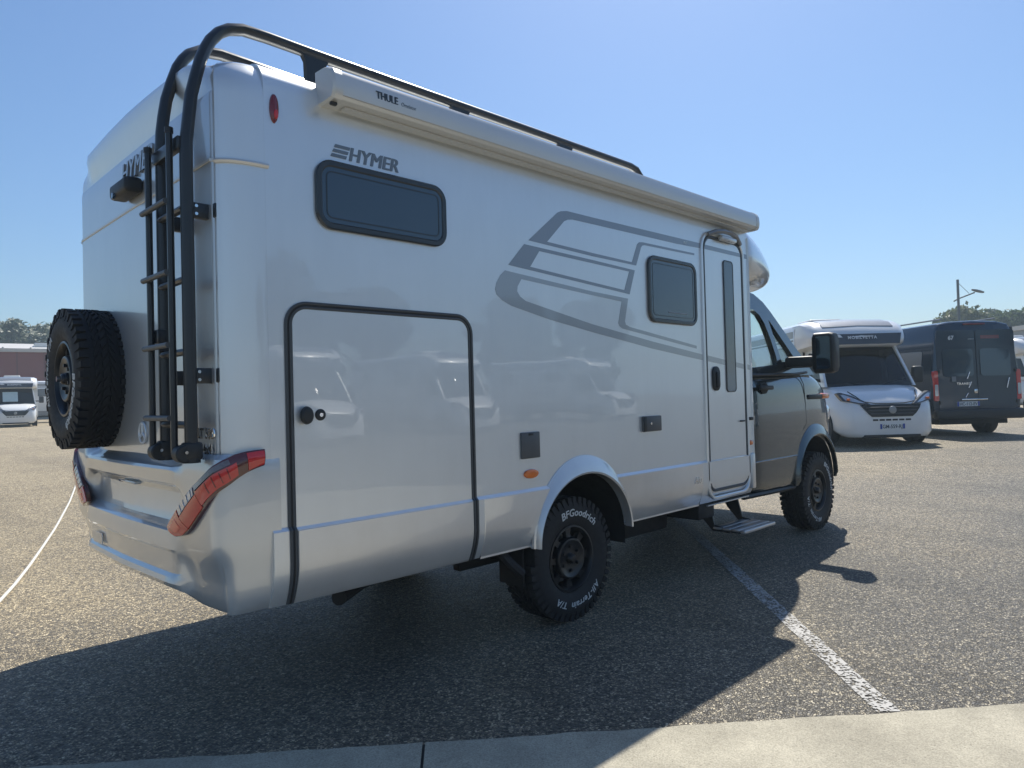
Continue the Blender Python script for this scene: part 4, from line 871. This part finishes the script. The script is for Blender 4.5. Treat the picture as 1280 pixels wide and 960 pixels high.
    L = [[(x, y, z) for y, z in cbp(hw, zb, zt)] for x, hw, zb, zt in ((1.3, 1.02, .40, 1.30), (2.2, 1.02, .38, 1.30), (2.55, 1.02, .34, 1.28), (2.85, 1.01, .26, 1.215), (3.10, .985, .20, 1.12), (3.28, .93, .18, 1.0), (3.40, .84, .18, .88), (3.455, .74, .20, .78), (3.475, .66, .24, .70))]
    part('cab_body', MB().loops(L), 'white_paint', o, 60)
    part('bonnet_gap', MB().tube([(3.06, -.72, 1.145), (3.26, -.64, 1.035), (3.375, -.55, .925), (3.42, -.3, .885), (3.43, 0, .88), (3.42, .3, .885), (3.375, .55, .925), (3.26, .64, 1.035), (3.06, .72, 1.145)], .009, 6), 'under_black', o)
    # side doors / pillars
    for s_ in (1, -1):
        pil = [(1.3, 1.25), (2.62, 1.25), (2.05, 2.16), (1.3, 2.2)]; wn = [(1.55, 1.36), (2.38, 1.36), (1.98, 2.02), (1.55, 2.06)]
        f_ = lambda a, b, d: (a, s_*(1.00-(b-1.25)*.12-d), b)
        pp = part('cab_pillars', MB().poly([pil, wn], f_, .05), 'white_paint', o, 30); part('side_glass', MB().poly([wn], lambda a, b, d: (a, s_*(.985-(b-1.25)*.12-d), b), .004), 'dark_glass', pp)
        a_ = part('mirror_arm', MB().rbox(2.18, 2.28, min(s_*.95, s_*1.18), max(s_*.95, s_*1.18), 1.38, 1.44, .02), 'black_plastic', o)
        part('mirror_housing', MB().rbox(2.12, 2.26, min(s_*1.16, s_*1.40), max(s_*1.16, s_*1.40), 1.30, 1.68, .05, 3), 'black_plastic', a_)
        hl = part('headlight', MB().poly([[(.44, .865), (.62, .875), (.93, .945), (1.00, 1.10), (.93, 1.125), (.78, 1.07), (.58, .955)]], lambda a, b, d: (3.500-(a-.44)*.36-max(0, b-.87)*.50-d, s_*a, b), .14), 'dark_grey_panel', o)
        part('headlight_lens', MB().poly([[(.54, .892), (.66, .905), (.88, .965), (.945, 1.075), (.90, 1.085), (.78, 1.03), (.63, .945)]], lambda a, b, d: (3.508-(a-.44)*.36-max(0, b-.87)*.50-d, s_*a, b), .02), 'lamp_glass', hl)
        part('indicator', MB().rbox(3.25, 3.365, min(s_*.80, s_*.86), max(s_*.80, s_*.86), .955, 1.0, .012), 'amber', hl)
        part('fog_lamp', MB().lathe([(0, -.02), (.07, -.015), (.09, 0)], 20).xf(lambda v: (3.40+v.y, s_*.70+v.x, .52+v.z)), 'grey_panel', o)
        part('wiper', MB().tube([(2.66, s_*.25, 1.27), (2.45, s_*.75, 1.42)], .012, 6), 'black_plastic', o)
    L = []
    for k in range(9):
        t = k/8; y = -.93+1.86*t; b = .14*(1-(2*t-1)**2); L.append([(2.60+b, y, 1.25), (2.40+b, y*.97, 1.55), (2.16+b, y*.93, 1.90), (1.99+b*.8, y*.90, 2.14)])
    part('windscreen', MB().loops(L, False, False, False), 'dark_glass', o, 60)
    part('cab_inside', MB().rbox(1.32, 1.36, -.95, .95, 1.2, 2.15, .01).rbox(2.1, 2.5, -.9, .9, 1.1, 1.27, .05), 'seat_dark', o)
    L = [[(x, y, z) for y, z in ((-hw, zz), (hw, zz))] for x, hw, zz in ((3.435, .63, .862), (3.472, .58, .78), (3.490, .50, .68), (3.488, .42, .605))]
    part('grille', MB().loops([[(p[0]+.010, p[1], p[2]) for p in r]+[(p[0]-.09, p[1], p[2]) for p in reversed(r)] for r in L]), 'black_plastic', o, 60)
    for z, hw in ((.80, .54), (.735, .50), (.67, .44)): part('grille_bar', MB().rbox(3.47, 3.512, -hw, hw, z-.010, z+.010, .004), 'seal_grey', o)
    part('emblem', MB().lathe([(0, -.012), (.055, -.012), (.075, -.008), (.08, 0)], 24).xf(lambda v: (3.512-v.y, v.x, .745+v.z)), 'galvanised', o)
    for k in range(6): part('air_slot', MB().rbox(3.455, 3.484, -.40+k*.136, -.29+k*.136, .520, .556, .006), 'under_black', o)
    part('lower_grille', MB().rbox(3.34, 3.470, -.60, .60, .165, .255, .02), 'black_plastic', o)
    for x in (2.55, -1.55):
        for s_ in (1, -1): small_wheel(o, x, s_*.90, .33, side=s_)
    for x in (2.55, -1.55):
        for s_ in (1, -1): part('wheel_well', MB().lathe([(0, -.02), (.40, -.02), (.41, .0), (.40, .02), (0, .02)], 28).xf(lambda v: (x+v.x, s_*(1.012 if x > 0 else 1.148)+v.y, .36+v.z)), 'under_black', o)
    part('underbody', MB().box(-3.3, 3.1, -.8, .8, .34, .5), 'under_black', o)
    part('roof_vent', MB().rbox(-.2, .6, -.45, .35, 2.81, 2.95, .05, 3), 'white_old', o); part('roof_hatch', MB().rbox(-2.3, -1.7, -.4, .3, 2.81, 2.90, .03), 'white_old', o)
    return o
rv = make_rv()
def place(o, x, y, ang, label, group='white motorhomes parked around the lot'):
    o.location = (x, y, gz(x, y)); o.rotation_euler = (0, 0, rad(ang)); o['label'] = label; o['group'] = group; return o
rv_plain = copy_tree(rv)                        # the others carry no plate
place(rv, 17.48, 4.44, 225, 'white motorhome with dark cap band and number plate facing us beside the black van')
pl_ = plate_obj(rv, 'pl1'); pl_.location = (3.478, 0, .40); pl_.rotation_euler = (0, 0, math.pi)
place(rv_plain, 7.6, 47.8, 262, 'white motorhome with a paper in its windscreen, before the red-brown building')
o = part('windscreen_paper', MB().poly([[(-.55, 1.40), (.15, 1.40), (.15, 1.95), (-.55, 1.95)]], lambda a, b, d: (2.78-(b-1.25)*.70-d, a, b), .01), 'paper', rv_plain, 0)
base = [c for c in rv.children if not c.name.startswith('number_plate')]
def rv_copy():
    c = rv.copy(); C.objects.link(c)
    for ch in base: copy_tree(ch, c)
    return c
place(rv_copy(), 11.2, 53.5, 150, 'white motorhome seen from its side, half hidden behind the spare tyre')
place(rv_copy(), 31.9, 3.1, 228, 'white motorhome cut off by the right edge, beyond the black van')
for i, (x, y, a) in enumerate(((9.0, -17.5, 86), (15.5, -18.5, 92), (24, -19, 84))):
    place(rv_copy(), x, y, a, ('white motorhome mirrored in the big silver locker door', 'white motorhome mirrored low in the side wall by the rear wheel', 'white motorhome mirrored in the side wall below the stripes')[i])

# ================================================================== BLACK VAN
def make_van():
    o = thing('van', 'black high-roofed camper van seen from behind with red tail lamps', 'van')
    def vp(k, zt): return [(-.95*k, .42), (.95*k, .42), (1.0*k, .55), (1.03*k, 1.0), (1.01*k, 1.45), (.94*k, 2.1), (.88*k, zt-.20), (.80*k, zt-.07), (.55*k, zt-.01), (0, zt+.01), (-.55*k, zt-.01), (-.80*k, zt-.07), (-.88*k, zt-.20), (-.94*k, 2.1), (-1.01*k, 1.45), (-1.03*k, 1.0), (-1.0*k, .55)]
    L = [[(x+(.06*max(0, (z-1.2)/1.4) if x < -2.8 else 0), y, z) for y, z in vp(k, zt)] for x, k, zt in ((-2.98, .94, 2.66), (-2.95, .985, 2.70), (-2.88, 1, 2.72), (0, 1, 2.74), (1.2, 1, 2.72), (1.7, .98, 2.58))]
    part('body', MB().loops(L), 'navy_black', o, 40)
    def fp(hw, zt): return [(-hw*.95, .40), (hw*.95, .40), (hw, .6), (hw, zt-.15), (hw*.85, zt), (0, zt+.03), (-hw*.85, zt), (-hw, zt-.15), (-hw, .6)]
    part('bonnet', MB().loops([[(x, y, z) for y, z in fp(hw, zt)] for x, hw, zt in ((1.0, 1.02, 1.5), (2.1, 1.0, 1.42), (2.7, .95, 1.15), (2.95, .85, .9))]), 'navy_black', o, 50)
    part('windscreen', MB().loops([[(1.55, y, 2.5), (2.3, y*1.1, 1.42)] for y in (-.82, -.4, 0, .4, .82)], False, False, False), 'dark_glass', o, 60)
    def rx(z): return -2.985+.06*max(0, (z-1.2)/1.4)
    rf = lambda a, b, d: (rx(b)-.004-d, -a, b)
    for s_ in (1, -1):
        dr = part('rear_door', MB().poly([rrect(min(s_*.012, s_*.90), max(s_*.012, s_*.90), .66, 2.50, .06, 4)], rf, .012), 'navy_black', o)
        part('rear_window', MB().poly([rrect(min(s_*.08, s_*.78), max(s_*.08, s_*.78), 1.42, 2.06, .07, 4)], lambda a, b, d: (rx(b)-.014-d, -a, b), .008), 'tinted', dr)
        tl = part('tail_lamp', MB().poly([rrect(min(s_*.905, s_*1.005), max(s_*.905, s_*1.005), .86, 1.56, .03, 3)], lambda a, b, d: (rx(b)+.06-d-.0, -a*.995, b), .075), 'red_lens', o)
        part('clear_lens', MB().poly([rrect(min(s_*.92, s_*.995), max(s_*.92, s_*.995), .98, 1.24, .02, 3)], lambda a, b, d: (rx(b)-.0155-d, -a*.995, b), .004), 'clear_lens', tl)
        part('hinge', MB().rbox(-3.01, -2.96, min(s_*.86, s_*.90), max(s_*.86, s_*.90), 1.50, 1.58, .01).rbox(-3.01, -2.96, min(s_*.86, s_*.90), max(s_*.86, s_*.90), .78, .86, .01), 'black_plastic', o)
        m_ = part('mirror', MB().rbox(1.66, 1.76, min(s_*.96, s_*1.24), max(s_*.96, s_*1.24), 1.40, 1.86, .04), 'black_plastic', o)
        for x0, x1 in ((-2.55, -1.45), (-1.3, -.15), (.2, 1.15)):
            wv = part('side_window', MB().poly([rrect(x0, x1, 1.50, 2.05, .07, 4)], lambda a, b, d: (a, s_*(1.012-(b-1.45)*.108+.0-d*1), b), -.012), 'tinted', o)
        part('sliding_rail', MB().rbox(-2.5, -1.2, min(s_*1.0, s_*1.03), max(s_*1.0, s_*1.03), 1.33, 1.36, .005), 'black_plastic', o)
    part('bumper', MB().rbox(-3.10, -2.90, -1.0, 1.0, .42, .66, .05, 3), 'black_plastic', o)
    p_ = plate_obj(o, 'pl2'); p_.location = (-3.0, .24, .78)
    part('plate_light', MB().rbox(-3.03, -2.99, -.20, .40, .86, .90, .01), 'chrome', o)
    part('door_handle', MB().rbox(-3.02, -2.985, .02, .10, 1.02, 1.12, .01), 'chrome', o)
    t = T['tran']; part('lettering', MB().add(t.v, t.f).xf(lambda v: (-3.004-v.z, .32-v.x, 1.225+v.y)), 'chrome', o, 0)
    t = T['n67']; part('lettering', MB().add(t.v, t.f).xf(lambda v: (rx(2.3)-.018-v.z, .56-v.x, 2.28+v.y)), 'white_paint', o, 0)
    t = T['dots']; part('lettering', MB().add(t.v, t.f).xf(lambda v: (rx(2.3)-.018-v.z, .10-v.x, 2.28+v.y)), 'white_paint', o, 0)
    part('red_sign', MB().poly([[(.12, 2.29), (.55, 2.29), (.55, 2.37), (.12, 2.37)]], lambda a, b, d: (rx(b)-.018-d, -a, b), .003), 'deep_red_lens', o, 0)
    part('sticker', MB().poly([[(-.60, 1.30), (-.50, 1.30), (-.50, 1.42), (-.60, 1.42)]], lambda a, b, d: (rx(b)-.024-d, -a, b), .003), 'grey_panel', o, 0)
    for y, z, ln in ((.25, 1.44, .16), (.22, 1.22, .14), (.30, .98, .10), (-.66, 1.25, .24)): part('bright_trim', MB().tube([(-3.012, y, z-ln/2), (-3.012, y-.06, z+ln/2)], .010, 6), 'chrome', o)
    part('brake_light', MB().rbox(-2.95, -2.90, -.25, .25, 2.62, 2.66, .01), 'deep_red_lens', o)
    part('roof_rail', MB().tube([(-2.75, .62, 2.78), (1.0, .62, 2.80)], .02, 6).tube([(-2.75, -.62, 2.78), (1.0, -.62, 2.80)], .02, 6), 'galvanised', o)
    part('awning_case', MB().rbox(-2.7, 1.2, -1.10, -.86, 2.42, 2.60, .05, 3), 'black_plastic', o)
    for x in (-1.95, 1.85):
        for s_ in (1, -1): small_wheel(o, x, s_*.88, .36, .36, s_, ('rubber', 'rim_black'))
    part('underbody', MB().box(-2.8, 2.4, -.8, .8, .30, .45), 'under_black', o)
    return o
van = make_van(); van.location = (20.93, 3.62, gz(21, 3.5)-.04); van.scale = (1.05, 1.09, 1.03); van.rotation_euler = (0, 0, rad(49))

# ================================================================== BUILDINGS, LAMP, TREES
b1 = thing('building', 'low red-brown clad building with a pale roof behind the motorhomes', 'building', (10, 72, gz(10, 72)), rad(-8))
part('wall', MB().box(-30, 30, 0, 16, 0, 6.0), 'clad_red', b1, 0)
part('base_wall', MB().box(-30, 30, -.06, 0, 0, 2.4), 'grey_panel', b1, 0)
me_ = MB().box(-.04, .04, -.03, 0, 2.4, 6.0).mesh('cladding_joint', 'clad_joint', 0)
for k in range(29): link('cladding_joint', me_, b1, (-28+k*2, 0, 0))
rf_ = part('roof', MB().loops([[(x, y, z) for y, z in ((-.5, 5.95), (-.5, 6.25), (8, 7.3), (16.5, 6.25), (16.5, 5.95))] for x in (-30.5, 30.5)]), 'roof_pale', b1, 0)
me_ = MB().box(-.05, .05, -.5, .2, 6.28, 6.36).mesh('roof_rib', 'roof_pale', 0)
for k in range(30): link('roof_rib', me_, rf_, (-29+k*2, 0, 0))
for x in (-6, -1, 4): link('roof_light', MB().rbox(x-.6, x+.6, 2, 4, 6.5, 6.95, .05).mesh('roof_light', 'white_old'), rf_)
b2 = thing('building', 'grey-blue shed behind the black van at the right edge', 'building', (54.2, .9, gz(54, 1)), rad(40))
part('wall', MB().box(0, 14, -16, 1.5, 0, 4.6), 'clad_blue', b2, 0); part('roof', MB().box(-.3, 14.3, -16.3, 1.8, 4.6, 4.9), 'roof_pale', b2, 0)
for k in range(4):
    wv = part('window', MB().box(-.06, .02, -2.2-k*3.6, .2-k*3.6, 2.4, 3.6), 'window_frame', b2, 0); part('pane', MB().box(-.07, -.055, -2.1-k*3.6, .1-k*3.6, 2.5, 3.5), 'tinted', wv, 0)
# lamp post
lp = thing('street_lamp', 'tall grey street lamp rising behind the black van', 'street lamp', (56.5, 10.2, gz(56, 10)), 0)
part('pole', MB().tube([(0, 0, 0), (0, 0, 3), (0, 0, 8.3)], .085, 10), 'post_steel', lp)
ar = part('arm', MB().tube([(-.22, .22, 6.78), (0, 0, 6.95), (.60, -.60, 7.25), (.82, -.82, 7.36)], .05, 8), 'post_steel', lp)
part('lamp_head', MB().lathe([(0, -.45), (.10, -.40), (.17, -.15), (.17, .15), (.12, .38), (0, .42)], 16).xf(lambda v: (lambda q: (q.x, q.y, q.z))(Vector((.98, -.98, 7.46))+Matrix.Rotation(rad(-135), 3, 'Z') @ Vector((v.x, v.y, v.z*.55-v.y*.25)))), 'post_steel', ar)
part('stay', MB().tube([(0, 0, 8.1), (.55, -.55, 7.3)], .018, 6), 'post_steel', lp)
# trees
def tree_meshes(seed, h_, r_, mats, nl=5200, ls=.30, slim=1.):
    rnd = random.Random(seed); tr_ = MB(); cr_ = MB()
    tr_.tube([(0, 0, 0), (.06, .03, h_*.3), (-.04, .05, h_*.55), (.05, 0, h_*.8)], .16, 8)
    clumps = []
    for k in range(26):
        a = rnd.uniform(0, 6.283); t = rnd.random()**.7; z = h_*(.28+.66*t); rr = r_*slim*math.sqrt(max(.05, 1-((z/h_-.58)/.46)**2))*rnd.uniform(.25, .95)
        c = Vector((rr*math.cos(a), rr*math.sin(a), z)); clumps.append((c, rnd.uniform(.55, 1.15)*r_*.36))
        tr_.tube([(0, 0, z*.62), (c.x*.5, c.y*.5, z*.86), c], .045, 5)
    for k in range(nl):
        c, q = rnd.choice(clumps); d = Vector((rnd.gauss(0, 1), rnd.gauss(0, 1), rnd.gauss(0, .8))).normalized()*q*(rnd.random()**.45)
        p = c+d; u = Vector((rnd.gauss(0, 1), rnd.gauss(0, 1), rnd.gauss(0, 1))).normalized(); v_ = u.orthogonal().normalized(); s_ = ls*rnd.uniform(.5, 1.2)
        cr_.add([p-u*s_, p-v_*s_*.55, p+u*s_, p+v_*s_*.55], [(0, 1, 2, 3)])
    me = bpy.data.meshes.new('crown'); me.from_pydata(cr_.v, [], cr_.f); me.materials.append(MATS[mats])
    return tr_.mesh('trunk', 'bark'), me
TM = [tree_meshes(1, 9.5, 3.8, 'leaf_dark', 9000, .30), tree_meshes(2, 10.5, 4.2, 'leaf_dark', 9000, .30), tree_meshes(3, 7.0, 2.5, 'leaf_pale', 4200, .25, .9)]
def tree(x, y, k, sc, label, grp):
    o = thing('tree', label, 'tree', (x, y, gz(x, y)), random.uniform(0, 6), grp); o.scale = (sc, sc, sc*random.uniform(.92, 1.06)); link('trunk', TM[k][0], o); link('crown', TM[k][1], o)
gl_ = 'trees behind the red-brown building'; gr_ = 'trees along the far right skyline'
for x, y, k, s_, lb in ((12, 96, 0, 1.16, 'leafy green tree left of the gap above the pale roof, cut by the left edge'), (17.5, 95, 1, 1.12, 'broad leafy green tree above the pale roof, left of the spare tyre'), (22.5, 94, 0, 1.25, 'green tree above the pale roof, partly hidden behind the spare tyre'), (7, 99, 1, 1.05, 'green tree above the pale roof at the very left edge'), (27, 97, 1, 1.0, 'green tree behind the pale roof, wholly behind the spare tyre')):
    tree(x, y, k, s_, lb, gl_)
for u, d, k, s_, lb in ((1188, 70, 2, 1.06, 'small pale tree left of the street lamp pole'), (1203, 72, 0, .80, 'dark bushy tree right behind the street lamp pole'), (1215, 66, 2, 1.20, 'pale open-crowned tree right of the street lamp'), (1231, 74, 2, 1.14, 'pale tree above the middle of the black van roof'), (1246, 72, 0, .86, 'dark green tree above the right end of the black van roof'), (1262, 78, 1, .80, 'round dark green tree near the right edge above the shed'), (1277, 72, 0, .90, 'dark tree cut by the right edge above the shed'), (1105, 95, 0, .72, 'dark tree top showing over the white motorhome roof'), (1085, 110, 2, 1.0, 'thin pale tree top over the middle of the white motorhome roof'), (1065, 110, 2, 1.0, 'thin pale tree top over the left part of the white motorhome roof')):
    p = cam.matrix_world.translation+(fw+rt*((u-640)/886.56))*d; tree(p.x, p.y, k, s_, lb, gr_)

for x, y, k, s_, lb in ((22, -44, 1, 1.0, 'leafy tree mirrored in the side wall above the rear wheel arch'), (31, -46, 0, 1.1, 'leafy tree mirrored in the side wall under the stripes'), (47, -45, 1, 1.05, 'leafy tree mirrored in the small side window'), (62, -47, 0, 1.15, 'leafy tree mirrored in the entry door'), (12, -43, 0, .9, 'leafy tree mirrored in the big locker door')):
    tree(x, y, k, s_, lb, 'trees mirrored in the side wall')
# ================================================================== HAZE
hm = bpy.data.materials.new('haze_air'); hm.use_nodes = True; n_ = hm.node_tree.nodes; n_.remove(n_['Principled BSDF'])
pv = n_.new('ShaderNodeVolumePrincipled'); pv.inputs['Color'].default_value = (.70, .88, 1, 1); pv.inputs['Density'].default_value = .0017; pv.inputs['Anisotropy'].default_value = .2
hm.node_tree.links.new(pv.outputs[0], n_['Material Output'].inputs['Volume']); MATS['haze_air'] = hm
hz = link('haze', MB().box(-640, 644, -642, 642, -1.0, 15).mesh('haze', 'haze_air', 0)); hz['kind'] = 'stuff'
